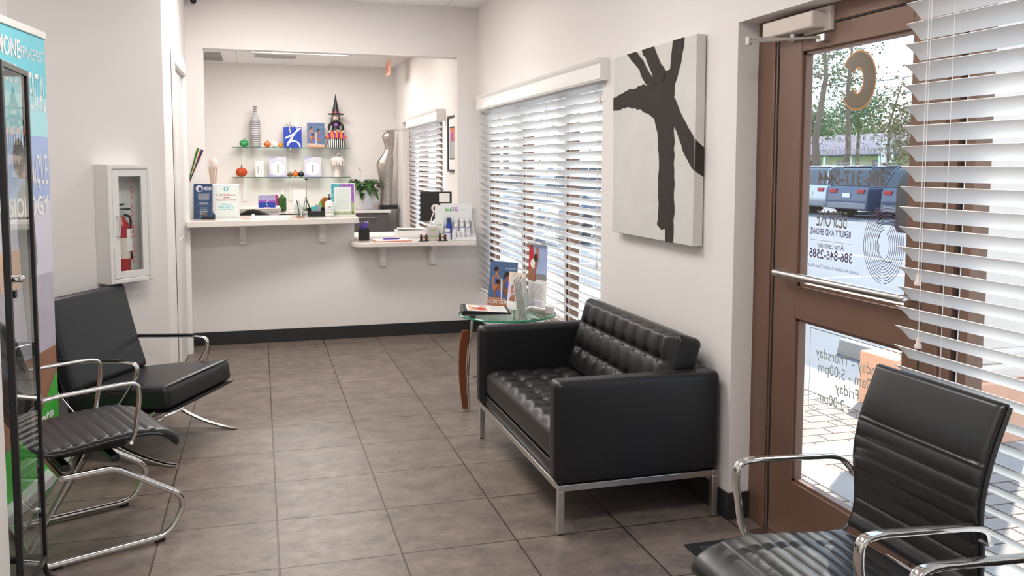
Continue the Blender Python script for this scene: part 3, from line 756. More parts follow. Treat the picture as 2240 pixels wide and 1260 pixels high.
g = MB(); g.tube([(-.66, 0, .33), (-.715, 0, .60), (-.757, 0, .80)], .01, 'black', 12, flat=(.006, HW-.01, (0, 1, 0))); g.build('back_plate', lc)
for s in (-1, 1):
    g = MB(); y = s*(HW-.012)
    pts = fillet([(.0, y, .006), (-.06, y, .008), (-.20, y, .038), (-.34, y, .094), (-.48, y, .18), (-.60, y, .30), (-.69, y, .42)], .1, 5)
    g.tube(pts, .01, 'chrome', 12, flat=(.006, .0165, (0, 1, 0))); g.build('leg', lc, sharp=60)
    g = MB(); pts = fillet([(-.10, y, .275), (-.25, y, .185), (-.42, y, .09), (-.56, y, .03), (-.66, y, .006)], .1, 5)
    g.tube(pts, .01, 'chrome', 12, flat=(.006, .0165, (0, 1, 0))); g.build('leg', lc, sharp=60)
    g = MB(); y = s*(HW+.012)
    pts = fillet([(-.32, y, .262), (-.245, y, .36), (-.185, y, .46), (-.185, y, .512), (-.25, y, .520), (-.62, y, .505)], [.08, .08, .03, .03])
    g.tube(pts, .01, 'chrome', 12, flat=(.0045, .016, (0, 1, 0))); ar = g.build('armrest', lc, sharp=60)
    g = MB(); g.tube([(-.27, y, .528), (-.62, y, .513)], .01, 'black', 12, flat=(.006, .019, (0, 1, 0))); g.build('arm_pad', ar)
    g = MB(); g.tube([(-.62, y, .505), (-.66, s*(HW-.03), .50)], .008, 'chrome', 8); g.build('bolt', ar); g = MB(); g.tube([(-.32, y, .262), (-.32, s*(HW-.03), .262)], .008, 'chrome', 8); g.build('bolt', ar)
g = MB(); g.tube([(-.34, -HW, .10), (-.34, HW, .10)], .009, 'chrome', 10); g.build('cross_bar', lc)

# ---- round glass side table with its things
tb = thing('side_table', 'round glass side table on curved walnut legs at the far end of the sofa', 'table', (1.86, -1.80, 0))
TZ = .592
g = MB(); g.lathe([(0, .58), (.296, .58)], 'tableglass', 64); g.lathe([(0, TZ), (.296, TZ)], 'tableglass', 64); g.lathe([(.296, .58), (.300, .583), (.300, TZ-.003), (.296, TZ)], 'edge', 64)
g.build('glass_top', tb, merge=True, fixn=False)
for k, an in enumerate((180, 62, -58)):
    X = RZ(R(an))
    pl = fillet([(.285, 0, .495), (.300, 0, .42), (.308, 0, .25), (.298, 0, .12), (.282, 0, .012)], .1, 4); inn = fillet([(.252, 0, .012), (.262, 0, .12), (.266, 0, .25), (.252, 0, .42), (.232, 0, .480), (.245, 0, .495)], .05, 4)
    g = MB(); g.prism([(q.x, q.z) for q in pl]+[(q.x, q.z) for q in inn], -.011, .011, 'walnut', ax='y', X=X); lg = g.build('leg', tb, bevel=.002)
    g = MB(); g.tube([X @ V((.218, 0, .575)), X @ V((.240, 0, .40)), X @ V((.252, 0, .20)), X @ V((.246, 0, 0))], .0085, 'chrome', 10); g.cyl(X @ V((.218, 0, .570)), .022, .0095, 'chrome'); g.build('rod', lg)
g = MB(); g.tube([(RZ(R(an)) @ V((.25, 0, .2))) for an in (180, 62, -58)], .006, 'chrome', 8, closed=True); g.build('stretcher', tb)

def zup(P0, u, v=(0,0,1)): return P0
# portfolio
t = thing('portfolio', 'black ring binder with a pink and white page lying on the glass table', 'binder', (1.742, -1.71, TZ+.0005), R(-10))
g = MB(); g.prism([(-.15, 0), (-.15, .02), (-.14, .028), (-.12, .024), (.15, .006), (.15, 0)], -.135, .135, 'black', ax='y'); g.build('cover', t, bevel=.0015)
g = MB(); sl = math.atan2(-.018, .27); p = Panel(g, (-.115, -.118, .0245), (math.cos(sl), 0, math.sin(sl)), (0, 1, 0)); 
p.rect(0, 0, .245, .236, M['paper'], 1); p.rect(.012, .015, .125, .22, M['peachp'], 2); p.ell(.07, .12, .04, .06, M['skin1'], 3); p.ell(.055, .165, .03, .03, M['paper'], 4); p.ell(.09, .07, .03, .035, M['redtxt'], 4); p.lines(.14, .235, .03, .21, 9, 'lgrey', 2, .2); g.build('page', t, fixn=False)

def stand_poster(name, label, cat, loc, rz, w, h, lean, draw, group=None, thick=.003, back=True, mt='paper'):
    t = thing(name, label, cat, loc, rz, group)
    X = RX(-lean)
    U = (1, 0, 0); Vv = X @ V((0, 0, 1)); N = V(U).cross(Vv)
    g = MB(); g.box((-w/2, 0, 0), (w/2, thick, h), mt, X=X); b = g.build('board', t, bevel=.0005)
    if back: g = MB(); g.prism([(.0, 0), (.0, h*.62), (h*.42*1.0, 0)], -.004, .004, mt, ax='x', X=T3(0, thick+.001, 0)); g.build('easel', t)
    g = MB(); p = Panel(g, (-w/2, 0, 0), U, Vv); draw(p, w, h); g.build('print', t, fixn=False)
    return t
def torso(p, x, y, s, skin, face=1, bra='bra', tail=False):
    # side-on figure: back, shoulders, arm, neck, head, hair and sports top
    P = lambda pts: [(x+a*s*face, y+b*s) for a, b in pts]
    p.poly(P([(-.20, -.75), (.18, -.75), (.20, -.35), (.27, -.1), (.24, .15), (.12, .28), (.06, .42), (-.08, .42), (-.08, .26), (-.24, .14), (-.28, -.1), (-.2, -.4)]), M[skin], 3)
    p.poly(P([(-.25, -.35), (.22, -.35), (.27, -.08), (.22, .02), (.10, .0), (.02, .16), (-.04, .16), (-.12, .0), (-.27, -.02)]), M[bra], 4)
    p.poly(P([(-.30, .10), (-.18, .12), (-.16, -.2), (-.10, -.62), (-.20, -.66), (-.29, -.25)]), M[skin], 5)
    p.ell(x+.01*s*face, y+.55*s, .145*s, .19*s, M[skin], 6)
    p.poly(P([(.13, .6), (.20, .52), (.13, .47)]), M[skin], 6)
    p.ell(x-.05*s*face, y+.63*s, .17*s, .155*s, M['hair'], 7, rot=.4*face)
    if tail: p.ell(x-.23*s*face, y+.45*s, .06*s, .19*s, M['hair'], 7, rot=-.3*face)
def contouring(p, w, h):
    p.rect(0, 0, w, h, M['postblue'], 1)
    k = w
    torso(p, .25*k, .86*k, .50*k, 'skin1', 1, 'bra'); torso(p, .66*k, .74*k, .48*k, 'skin2', 1, 'bra', True); torso(p, .35*k, .46*k, .50*k, 'skin2', 1, 'bra')
    p.poly([(0, 0), (w, 0), (w, .16*k), (.4*k, .24*k), (0, .26*k)], M['skin1'], 9)
    p.text('REVOLUTION IN BODY', .36*k, .215*k, .035*k, 'paper', 11, width=.6*k); p.text('CONTOURING', .5*k, .07*k, .115*k, 'paper', 11, True, width=.90*k)
    p.text('CONTOUR SERIES', .76*k, 1.19*k, .035*k, 'paper', 11, width=.36*k)
def womanpanel(p, w, h):
    p.rect(0, 0, w, h, M['lav'], 1); p.rect(0, h*.72, w, h, M['stucco'], 2); p.rect(0, 0, w, .22*h, M['paper'], 2)
    p.poly([(w*.15, .22*h), (w*.8, .22*h), (w*.75, .36*h), (w*.55, .43*h), (w*.3, .40*h)], M['skin1'], 3)
    p.poly([(w*.1, .22*h), (w*.42, .22*h), (w*.35, .40*h), (w*.2, .38*h)], M['warmp'], 4)
    p.ell(w*.66, .50*h, w*.26, .13*h, M['hair'], 5, rot=-.4); p.ell(w*.5, .50*h, w*.15, .075*h, M['skin1'], 6, rot=.3)
    p.stroke([(w*.25, .42*h), (w*.22, .62*h), (w*.45, .63*h)], w*.12, M['skin1'], 4)
stand_poster('tabletop_poster', 'blue poster lettered CONTOURING with athletic figures, standing on the glass side table', 'poster', (1.890, -1.545, TZ), R(-45), .200, .285, R(9), contouring)
stand_poster('leaflet', 'narrow pale leaflet of a dark-haired woman, right of the blue poster on the table', 'leaflet', (1.932, -1.72, TZ), R(-62), .150, .235, R(6), womanpanel)
# acrylic leaflet rack seen edge-on
t = thing('leaflet_rack', 'clear acrylic rack packed with leaflets, seen edge-on at the front of the table', 'leaflet holder', (1.915, -1.985, TZ), R(67))
g = MB(); g.box((-.11, -.028, 0), (.11, -.025, .15), 'glass', X=RX(-.14)); g.box((-.11, .028, 0), (.11, .031, .26), 'glass', X=RX(-.14)); g.box((-.11, -.028, 0), (.11, .028, .003), 'glass'); g.box((-.113, -.028, 0), (-.110, .031, .16), 'glass', X=RX(-.14)); g.box((.110, -.028, 0), (.113, .031, .16), 'glass', X=RX(-.14)); g.build('holder', t)
for i in range(9):
    hh = .225+.02*random.random(); g = MB(); yy = -.022+i*.0054
    g.box((-.10, yy, .004), (.10, yy+.0035, hh), ['paper', 'lgrey', 'paper', 'beige'][i % 4], X=RX(-.14))
    tag(g.build('leaflet', loc=(1.915, -1.985, TZ+.0005), rz=R(67)), 'folded leaflet filed in the clear acrylic rack on the glass table', 'leaflet', 'leaflets packed in the acrylic rack')
# tall roll-up miniature banner
def tallb(p, w, h):
    p.rect(0, 0, w, h*.5, M['paper'], 1); p.rect(0, .5*h, w, h, M['skyp'], 1); p.rect(0, .46*h, w, .55*h, M['grey'], 2)
    p.poly([(0, .44*h), (.42*w, .44*h), (.42*w, .60*h), (.20*w, .98*h), (0, .98*h)], M['redtxt'], 3)
    p.poly([(.0, .45*h), (.38*w, .42*h), (.40*w, .66*h), (.05*w, .62*h)], M['warmp'], 4); p.ell(.28*w, .70*h, .18*w, .075*h, M['paper'], 5, rot=.9)
    p.stroke([(.38*w, .64*h), (.50*w, .80*h), (.46*w, .95*h)], .13*w, M['skin1'], 6); p.ell(.40*w, .79*h, .09*w, .07*h, M['hair'], 7)
    p.lines(.12*w, .9*w, .16*h, .40*h, 14, 'grey', 4, .25); p.lines(.2*w, .8*w, .07*h, .12*h, 2, 'lilac', 4, .4)
t = stand_poster('tabletop_banner', 'tall narrow banner of a woman in red, in a silver base on the table', 'banner', (2.035, -1.835, TZ+.018), R(-68), .170, .40, R(2), tallb, back=False)
g = MB(); g.tube([(-.115, .01, .004), (.115, .01, .004)], .01, 'steel', 20, flat=(.022, .038, (0, 1, 0))); g.build('base', t)
g = MB(); g.box((-.086, -.002, .397), (.086, .006, .41), 'steel'); g.build('top_rail', t, bevel=.001)

# ---- fire extinguisher cabinet on the diagonal wall
AX = V((1, 1, 0)).normalized(); AN = V((1, -1, 0)).normalized()
# wall plane: x - y = 1.06 ; cabinet spans along AX
def onwall(px, py): return (px, py)
fc = thing('fire_extinguisher_cabinet', 'white wall cabinet with glazed door lettered FIRE EXTINGUISHER on the diagonal wall', 'cabinet', (-.378, -1.438, .82), R(45))
# local x runs along the wall to the right, local -y points into the room
W2, HH, DP = .142, .672, .11
g = MB().use('trimw'); g.box((-W2, -DP, 0), (-W2+.006, -.002, HH)); g.box((W2-.006, -DP, 0), (W2, -.002, HH)); g.box((-W2+.006, -DP, 0), (W2-.006, -.002, .006)); g.box((-W2+.006, -DP, HH-.006), (W2-.006, -.002, HH)); g.box((-W2+.006, -.012, .006), (W2-.006, -.002, HH-.006)); g.build('body', fc)
def frame4(mb, x0, x1, z0, z1, t, y0, y1, mt):
    mb.box((x0, y0, z0), (x0+t, y1, z1), mt); mb.box((x1-t, y0, z0), (x1, y1, z1), mt); mb.box((x0+t, y0, z0), (x1-t, y1, z0+t), mt); mb.box((x0+t, y0, z1-t), (x1-t, y1, z1), mt)
g = MB(); frame4(g, -W2, W2, 0, HH, .026, -DP-.012, -DP, 'trimw'); g.build('frame', fc, bevel=.004)
g = MB(); frame4(g, -W2+.028, W2-.028, .028, HH-.028, .04, -DP-.010, -DP+.002, 'trimw'); dr = g.build('door', fc, bevel=.0015)
g = MB(); g.box((-W2+.066, -DP-.004, .066), (W2-.066, -DP-.001, HH-.066), 'glass'); g.build('glass_pane', dr)
g = MB(); g.tube(fillet([(-W2+.048, -DP-.008, .27), (-W2+.048, -DP-.036, .27), (-W2+.048, -DP-.036, .38), (-W2+.048, -DP-.008, .38)], .006), .0045, 'steel', 8); g.build('handle', dr)
g = MB(); p = Panel(g, (0, -DP-.0045, 0), (1, 0, 0), (0, 0, 1)); s_ = 'FIRE EXTINGUISHER'
for i, ch in enumerate(s_):
    if ch != ' ': p.text(ch, .012, .565-i*.0285, .020, 'redtxt', 1, True)
g.build('lettering', dr, fixn=False)
ex = thing('fire_extinguisher', 'red fire extinguisher with black hose and inspection tag behind the cabinet glass', 'fire extinguisher', (fc.location+Matrix.Rotation(R(45), 3, 'Z') @ V((-.022, -.060, .0065))), R(45))
g = MB(); g.lathe([(.044, 0), (.046, .006), (.046, .30), (.040, .33), (.022, .355), (.018, .37), (0, .372)], 'red', 24); g.build('cylinder', ex)
g = MB(); g.lathe([(.0465, .13), (.0465, .25)], 'stucco', 24); g.build('instruction_label', ex)
g = MB(); g.box((-.012, -.012, .365), (.012, .012, .41), 'steel'); g.box((-.05, -.008, .405), (.06, .008, .415), 'black', X=T3(0,0,0)); g.box((-.02, -.008, .43), (.065, .008, .44), 'black', X=RY(-.1)); vz = g.build('valve', ex, bevel=.002)
g = MB(); g.tube(fillet([(.01, 0, .38), (.055, -.01, .37), (.052, -.02, .25), (.05, -.02, .12)], .03), .007, 'rubber', 8); g.build('hose', ex)
g = MB(); g.box((.0, -.0475, .17), (.042, -.0465, .30), 'paper'); g.tube([(.02, -.047, .30), (.0, -.01, .38)], .001, 'redtxt', 4); g.build('inspection_tag', ex)

# ---- tall glass display cabinet, left foreground
dc = thing('display_cabinet', 'tall black-framed glass display cabinet standing at the left edge, mirroring the room', 'display cabinet', (-.332, -3.565, 0), R(1.25))
# local: front glass in plane x=0, running from y=0 (far post) to y=-.35 (near post), depth towards -x
DH, DW, DD = 1.805, .355, .38; z0 = .10; t = .020
for (xx, yy) in ((0, 0), (0, -DW+t), (-DD+t, 0), (-DD+t, -DW+t)):
    g = MB(); g.box((xx-t, yy-t, z0), (xx, yy, DH), 'blackmetal'); g.build('post', dc, bevel=.002)
for z in (z0, DH-t):
    for a_, b_ in (((-t, -DW+t, z), (0, -t, z+t)), ((-DD, -DW+t, z), (-DD+t, -t, z+t)), ((-DD+t, -t, z), (-t, 0, z+t)), ((-DD+t, -DW, z), (-t, -DW+t, z+t))):
        g = MB(); g.box(a_, b_, 'blackmetal'); g.build('rail', dc, bevel=.002)
g = MB(); g.box((-.010, -DW+t, z0+t), (-.006, -t, DH-t), 'cabglass'); gd = g.build('glass_door', dc)
g = MB(); g.cyl((0, 0, 0), .011, .02, 'chrome', X=T3(-.004, -.318, 1.135) @ RY(R(90))); g.ball((.020, -.318, 1.135), .012, mt='chrome'); g.build('lock_knob', gd)
g = MB(); g.box((-.006, -.325, 1.075), (.004, -.300, 1.100), 'black'); g.build('lock_plate', gd, bevel=.001)
g = MB(); g.box((-DD+t, -.010, z0+t), (-t, -.007, DH-t), 'glass'); g.build('side_glass', dc)
for z in (.47, .84, 1.18, 1.50):
    g = MB(); g.box((-DD+t+.002, -DW+t+.002, z), (-.14, -t-.002, z+.006), 'glass'); g.build('glass_shelf', dc)
for (xx, yy, sx_, sy_) in ((-t/2, -t/2, 1, 1), (-t/2, -DW+t/2, 1, -1), (-DD+t/2, -t/2, -1, 1), (-DD+t/2, -DW+t/2, -1, -1)):
    g = MB(); pts = fillet([(xx, yy, z0+.01), (xx, yy, .07), (xx+sx_*.01, yy+sy_*.004, .035), (xx+sx_*.055, yy+sy_*.02, .007)], .03, 5); g.tube(pts, .009, 'blackmetal', 10); g.build('foot', dc)

# ---- roll-up banner
BW, BH = .80, 2.085
bd = V((-.075, -.60, 0)).normalized()      # from the far (right) edge towards the near (left) edge
ang = math.atan2(-bd.y, -bd.x)
rb = thing('pull_up_banner', 'tall blue pull-up banner on hormone replacement with green foot, behind the display cabinet', 'banner', (-.552, -2.262, 0), ang)
# local +x points along the banner from near to far; far edge at x=0
g = MB(); g.box((-BW, .0, .05), (0, .0015, BH), 'lav'); g.build('sheet', rb)
g = MB(); p = Panel(g, (-BW, 0, 0), (1, 0, 0), (0, 0, 1))
def pb(v0, v1, m, l=1): p.rect(0, v0, BW, v1, M[m], l)
pb(.05, .62, 'warmp'); pb(.62, .98, 'rockp'); pb(.98, 1.32, 'lav'); pb(1.32, 1.62, 'skyp'); pb(1.62, 1.80, 'cyan2'); pb(1.80, BH, 'cyan')
p.poly([(0, .05), (BW, .05), (BW, .50), (BW*.7, .33), (0, .26)], M['green'], 3)
p.rect(BW*.25, .95, BW*.62, 1.12, M['peachp'], 3)
p.text('biote', BW-.19, .27, .075, 'paper', 5, True, width=.24)
# woman in grey seen from the side, standing on rocks
p.poly([(BW*.52, 1.36), (BW*.60, 1.42), (BW*.66, 1.36), (BW*.74, 1.22), (BW*.76, 1.05), (BW*.70, .95), (BW*.70, .70), (BW*.58, .70), (BW*.52, 1.0), (BW*.50, 1.2)], M['grey'], 4)
p.poly([(BW*.60, .98), (BW*.72, .98), (BW*.74, .75), (BW*.72, .52), (BW*.66, .52), (BW*.64, .75)], M['skin1'], 5)
p.ell(BW*.58, 1.50, .05, .075, M['skin1'], 5); p.ell(BW*.55, 1.52, .06, .085, M['hair'], 6)
p.text('HORMONE', BW*.36, 1.955, .080, 'paper', 5, True, width=.43); p.text('REPLACEMENT', BW*.80, 1.965, .050, 'paper', 5, False, width=.27)
p.text('YOUTHFUL &', BW*.33, 1.845, .085, 'paper', 5, False, width=.40); p.text('POTENTIAL', BW*.79, 1.74, .17, 'paper', 5, False, width=.29)
p.text('UNIQUE', BW*.80, 1.40, .14, 'paper', 5, False, width=.26); p.text('PHYSIOLOGY', BW*.55, 1.26, .085, 'paper', 5, True, width=.66)
g.build('print', rb, fixn=False)
g = MB(); g.box((-BW-.01, -.008, BH-.005), (.008, .010, BH+.028), 'trimw'); g.build('top_rail', rb, bevel=.003)
g = MB(); g.box((-BW-.01, -.05, .0), (.012, .05, .06), 'lgrey'); g.build('base', rb, bevel=.012)

# ---- canvas painting
cv = thing('canvas_painting', 'large square canvas with bold dark brown brush strokes on the right wall', 'painting', (2.285, -2.9925, 1.137))
YB, YA, CH = -.4575, .4575, .923   # local y: YA far (left in view), YB near (right)
g = MB(); g.box((-.047, YB, 0), (0, YA, CH), 'damask'); g.build('canvas', cv, bevel=.003)
g = MB(); p = Panel(g, (-.0475, YA, 0), (0, -1, 0), (0, 0, 1)); k = YA-YB; b = 'brushbrown'
def wob(pts, a=.006):
    o = []
    for i in range(len(pts)):
        x0_, y0_ = pts[i]; x1_, y1_ = pts[(i+1) % len(pts)]; n = max(1, int(math.hypot(x1_-x0_, y1_-y0_)/.03))
        for j in range(n):
            f_ = j/n; on_edge = False
            x_, y_ = x0_+(x1_-x0_)*f_, y0_+(y1_-y0_)*f_
            if .02 < x_ < .89 and .02 < y_ < .90: x_ += random.uniform(-a, a); y_ += random.uniform(-a, a)
            o.append((x_, y_))
    return o
# trunk, horizontal limb, right limb, fan of three upper limbs: u to the right as seen, v up
def shape(pts, l): p.poly(wob([(min(k, max(0, u*k)), v*CH) for u, v in pts]), M[b], l)
shape([(0, .70), (0, .775), (.20, .80), (.42, .815), (.50, .79), (.62, .70), (.60, .62), (.55, .63), (.47, .66), (.38, .685), (.20, .705)], 1)
shape([(.52, .80), (.62, .875), (.72, .86), (.78, .83), (.79, .75), (.76, .66), (.74, .60), (.62, .55), (.55, .62), (.46, .68), (.42, .76)], 2)
shape([(.55, .64), (.60, .55), (.615, .40), (.62, .22), (.61, .085), (.66, .06), (.70, .06), (.705, .0), (.79, .0), (.80, .15), (.79, .40), (.785, .60), (.76, .68), (.62, .72)], 3)
shape([(.74, .73), (.79, .71), (.88, .62), (1.0, .51), (1.0, .36), (.93, .41), (.84, .51), (.78, .59), (.72, .64)], 4)
shape([(.19, 1.0), (.32, 1.0), (.46, .90), (.56, .82), (.50, .79), (.44, .81), (.33, .92)], 5)
shape([(.39, 1.0), (.54, 1.0), (.60, .93), (.68, .86), (.66, .81), (.56, .81), (.52, .86), (.44, .95)], 6)
shape([(.76, 1.0), (.88, 1.0), (.86, .91), (.82, .82), (.78, .78), (.72, .82), (.745, .90)], 7)
g.build('brush_strokes', cv, fixn=False)
g = MB(); p = Panel(g, (-.046, YB-.0006, 0), (1, 0, 0), (0, 0, 1)); p.poly([(0, .36*CH), (.046, .33*CH), (.046, .47*CH), (0, .51*CH)], M[b], 1); g.build('wrapped_edge_stroke', cv, fixn=False)

# ---- entrance mat
t = thing('door_mat', 'dark ribbed entrance mat on the tiles inside the door', 'mat', (2.13, -4.59, .0005))
g = MB(); g.box((-.14, -.70, 0), (.145, .70, .006), 'rubber'); g.build('border', t, bevel=.003)
g = MB(); g.box((-.10, -.66, .006), (.105, .66, .009), 'ribmat'); g.build('ribbed_pile', t)

# ================================================================== RECEPTION
CZ = 1.055
def worktop(name, label, poly, z1, th_, parent=None):
    g = MB(); g.prism(poly, z1-th_, z1, 'quartz', ax='z'); o = g.build(name, bevel=.006, seg=3); tag(o, label, 'counter'); return o
def rc(pts, rad): # rounded 2-D polygon
    n = len(pts); out = []
    for i in range(n):
        a, b, c_ = V((*pts[i-1], 0)), V((*pts[i], 0)), V((*pts[(i+1) % n], 0)); r_ = rad[i]
        if r_ == 0: out.append((b.x, b.y)); continue
        p0 = b+(a-b).normalized()*r_; p1 = b+(c_-b).normalized()*r_
        for k in range(7):
            q = k/6; v = p0*(1-q)**2+b*2*q*(1-q)+p1*q*q; out.append((v.x, v.y))
    return out
worktop('reception_counter', 'long cream stone counter top on white corbels in the reception opening',
        rc([(XL+.002, .26), (1.215, .48), (1.225, 1.02), (-.55, 1.02), (-.55, .785), (-.004, .785), (-.004, .656), (XL+.002, .656)], [0, .04, .02, 0, 0, 0, 0, 0]), CZ, .05)
worktop('writing_counter', 'lower cream stone counter at right of the opening with pens and clipboard',
        rc([(1.15, .60), (1.17, .42), (2.215, .40), (2.225, .655), (2.094, .655), (2.094, 1.05), (1.235, 1.05), (1.235, .79), (1.195, .79), (1.195, .655), (1.15, .655)], [.03, .12, .04, 0, 0, 0, 0, 0, 0, 0, 0]), .845, .04)
def corbel(x, z1, w_, d_, h_, label):
    t = thing('corbel', label, 'bracket', (x, YD, z1), group='white corbels below the counters')
    g = MB().use('trimw'); g.box((-w_/2, -.012, -h_), (w_/2, -.0005, -.001)); g.box((-w_/2, -d_, -.014), (w_/2, -.012, -.001)); g.build('plate', t, bevel=.002)
    pr_ = [(-.012, -.014), (-d_+.02, -.014), (-d_+.025, -.035), (-d_+.05, -.05), (-.055, -.075), (-.045, -.10), (-.052, -h_+.06), (-.045, -h_+.03), (-.065, -h_+.02), (-.065, -h_+.004), (-.012, -h_+.004)]
    g = MB(); g.prism(pr_, -w_*.28, w_*.28, 'trimw', ax='x'); g.build('scroll', t, bevel=.003)
corbel(.275, CZ-.05, .085, .20, .17, 'white scrolled corbel under the left end of the long counter')
corbel(.915, CZ-.05, .085, .16, .165, 'white scrolled corbel under the right part of the long counter')
corbel(1.425, .805, .08, .16, .185, 'white scrolled corbel under the left part of the lower counter')
corbel(1.865, .805, .08, .16, .18, 'white scrolled corbel under the right part of the lower counter')

def easel_sign(name, label, cat, loc, w, h, lean, draw, rz=0, mt='paper', clear=True):
    t = thing(name, label, cat, loc, rz); X = RX(-lean)
    g = MB(); g.box((-w/2, 0, 0), (w/2, .004, h), mt, X=X); g.build('card', t, bevel=.0006)
    if clear: g = MB(); g.box((-w/2-.003, -.0045, 0), (w/2+.003, -.003, h+.003), 'glass', X=X); g.box((-w/2, -.004, 0), (w/2, h*.30, .002), 'glass'); g.build('acrylic_stand', t)
    g = MB(); p = Panel(g, (-w/2, -.0003, 0), (1, 0, 0), X @ V((0, 0, 1))); draw(p, w, h); g.build('print', t, fixn=False)
    return t
def broch(p, w, h):
    p.rect(0, 0, w, h, M['navy'], 1); p.ell(w*.3, h*.86, w*.19, w*.19, M['lav'], 2); p.ell(w*.33, h*.84, w*.10, w*.13, M['navy'], 3)
    p.text('BESPOKE', w*.74, h*.86, w*.10, 'paper', 3, True, width=w*.42); p.rect(w*.54, h*.82, w*.94, h*.832, M['paper'], 3)
    p.lines(w*.2, w*.85, h*.52, h*.72, 7, 'lgrey', 2, .4); p.lines(w*.25, w*.8, h*.40, h*.48, 3, 'lgrey', 2, .4); p.lines(w*.3, w*.75, h*.05, h*.33, 6, 'lgrey', 2, .3)
t = easel_sign('brochure', 'navy blue brochure with round white emblem standing at the left end of the counter', 'brochure', (-.03, .60, CZ+.001), .145, .285, R(7), broch, R(-6), 'navy', False)
g = MB(); g.box((-.075, -.03, 0), (.075, -.027, .13), 'glass'); g.box((-.075, -.03, 0), (.075, .045, .003), 'glass'); g.build('acrylic_pocket', t)
def sgn(p, w, h):
    p.rect(.004, .004, w-.004, h-.004, M['paper'], 1)
    for a, b2, c2, d2_ in ((.012, .012, w-.012, .014), (.012, h-.014, w-.012, h-.012), (.012, .012, .014, h-.012), (w-.014, .012, w-.012, h-.012)): p.rect(a, b2, c2, d2_, M['lav'], 2)
    p.arc(w/2, h*.86, .016, .016, 0, 2*PI, .006, M['teal'], 3, 20); p.ell(w/2, h*.86, .007, .007, M['cyan2'], 4)
    p.text('Dr. Jeff DeMercurio', w/2, h*.66, .014, 'redtxt', 3, True, width=w*.78); p.text('Patients', w/2, h*.585, .012, 'redtxt', 3, True); p.text('Please check in at the desk', w/2, h*.515, .012, 'redtxt', 3, True, width=w*.76)
    p.text('Welcome to', w/2, h*.38, .013, 'cyan', 3, True); p.text('Facial Center for', w/2, h*.305, .013, 'cyan', 3, True, width=w*.6); p.text('Cosmetic Surgery', w/2, h*.235, .013, 'cyan', 3, True, width=w*.62)
easel_sign('counter_sign', 'white counter sign with red and teal lettering beside the navy brochure', 'sign', (.150, .655, CZ+.001), .205, .280, R(7), sgn, R(4))
def frm(p, w, h):
    p.rect(0, 0, w, h, M['paper'], 1); m_ = .010
    p.rect(m_, m_, w-m_, h-m_, M['magenta'], 2); p.rect(m_, h*.25, w*.16, h-m_, M['teal'], 3); p.rect(w*.10, h*.87, w*.40, h-m_, M['teal'], 3); p.rect(m_, m_, w-m_, h*.14, M['olive'], 3); p.rect(w*.85, m_, w-m_, h*.40, M['olive'], 3); p.rect(m_, m_, w*.16, h*.27, M['cyan2'], 3)
    for i in range(24):
        u, v = random.choice([(random.uniform(.02, w-.02), random.choice([h*.93, h*.08])), (random.choice([w*.09, w*.91]), random.uniform(.02, h-.02))])
        p.arc(u, v, .006, .006, 0, 4, .0015, M['paper'], 4, 6)
    p.rect(w*.15, h*.13, w*.84, h*.88, M['paper'], 5); p.lines(w*.22, w*.78, h*.18, h*.83, 11, 'lgrey', 6, .18)
easel_sign('framed_notice', 'white notice in a teal and violet patterned frame at the right end of the counter', 'sign', (1.105, .76, CZ+.001), .215, .285, R(6), frm, R(-3))
t = thing('business_card_holder', 'small dark business card holder in front of the navy brochure', 'card holder', (.015, .50, CZ+.001), R(-8))
g = MB(); g.box((-.05, -.02, 0), (.05, .02, .012), 'black'); g.box((-.05, .012, .012), (.05, .016, .04), 'black'); g.box((-.05, -.02, .012), (.05, -.017, .022), 'black'); g.build('holder', t, bevel=.002)
g = MB(); g.box((-.043, -.004, .012), (.043, .008, .052), 'navy', X=RX(-.15)); g.box((-.043, -.0048, .03), (-.01, -.004, .048), 'tan', X=RX(-.15)); g.build('cards', t)
tag(MB().box((-.045, -.03, 0), (.045, .03, .0015), 'orange').build('sticky_note', loc=(.33, .50, CZ+.0006), rz=R(5)), 'small orange card lying on the counter in front of the white sign', 'card')
t = thing('clipboard', 'white clipboard and forms lying on the middle of the long counter', 'clipboard', (.50, .58, CZ+.0008), R(80))
g = MB(); g.box((-.115, -.155, 0), (.115, .155, .003), 'white'); g.build('board', t, bevel=.001)
g = MB(); g.box((-.105, -.15, .003), (.105, .135, .006), 'paper'); g.build('paper', t)
g = MB(); g.prism([(-.05, .003), (.05, .003), (.015, .035), (-.015, .035)], .135, .150, 'white', ax='y'); g.build('clip', t, bevel=.002)
for i, x in enumerate((.655, .74)):
    tag(MB().box((-.026, -.045, 0), (.026, .045, .002), ['peachp', 'orange'][i]).build('card', loc=(x, .53, CZ+.0006), rz=R(10)), ['pale peach card lying left of the glass pen jar', 'orange card lying at the foot of the glass pen jar'][i], 'card')
t = thing('pen_jar', 'clear glass jar holding pens on the long counter', 'jar', (.742, .60, CZ+.001))
g = MB(); g.lathe([(.040, 0), (.045, .02), (.046, .115), (.043, .115), (.042, .02), (.036, .008), (0, .008)], 'glass', 28); g.build('jar', t, fixn=True)
for a_, b_, c_ in ((-.02, .02, 'black'), (.01, -.03, 'paper'), (.025, .02, 'grey'), (-.01, -.01, 'lgrey')):
    o = MB().tube([(a_*.4, b_*.4, .012), (a_*1.5, b_*1.1, .14)], .004, c_, 8).build('pen', loc=(.742, .60, CZ+.001)); tag(o, {'black': 'black', 'paper': 'white', 'grey': 'dark grey', 'lgrey': 'light grey'}[c_]+' pen standing in the clear glass jar', 'pen')
t = thing('brochure_stand', 'blank white card in an upright stand behind the glass pen jar', 'brochure', (.745, .80, CZ+.001))
g = MB(); g.box((-.053, 0, .06), (.053, .02, .225), 'paper'); g.build('card', t, bevel=.001)
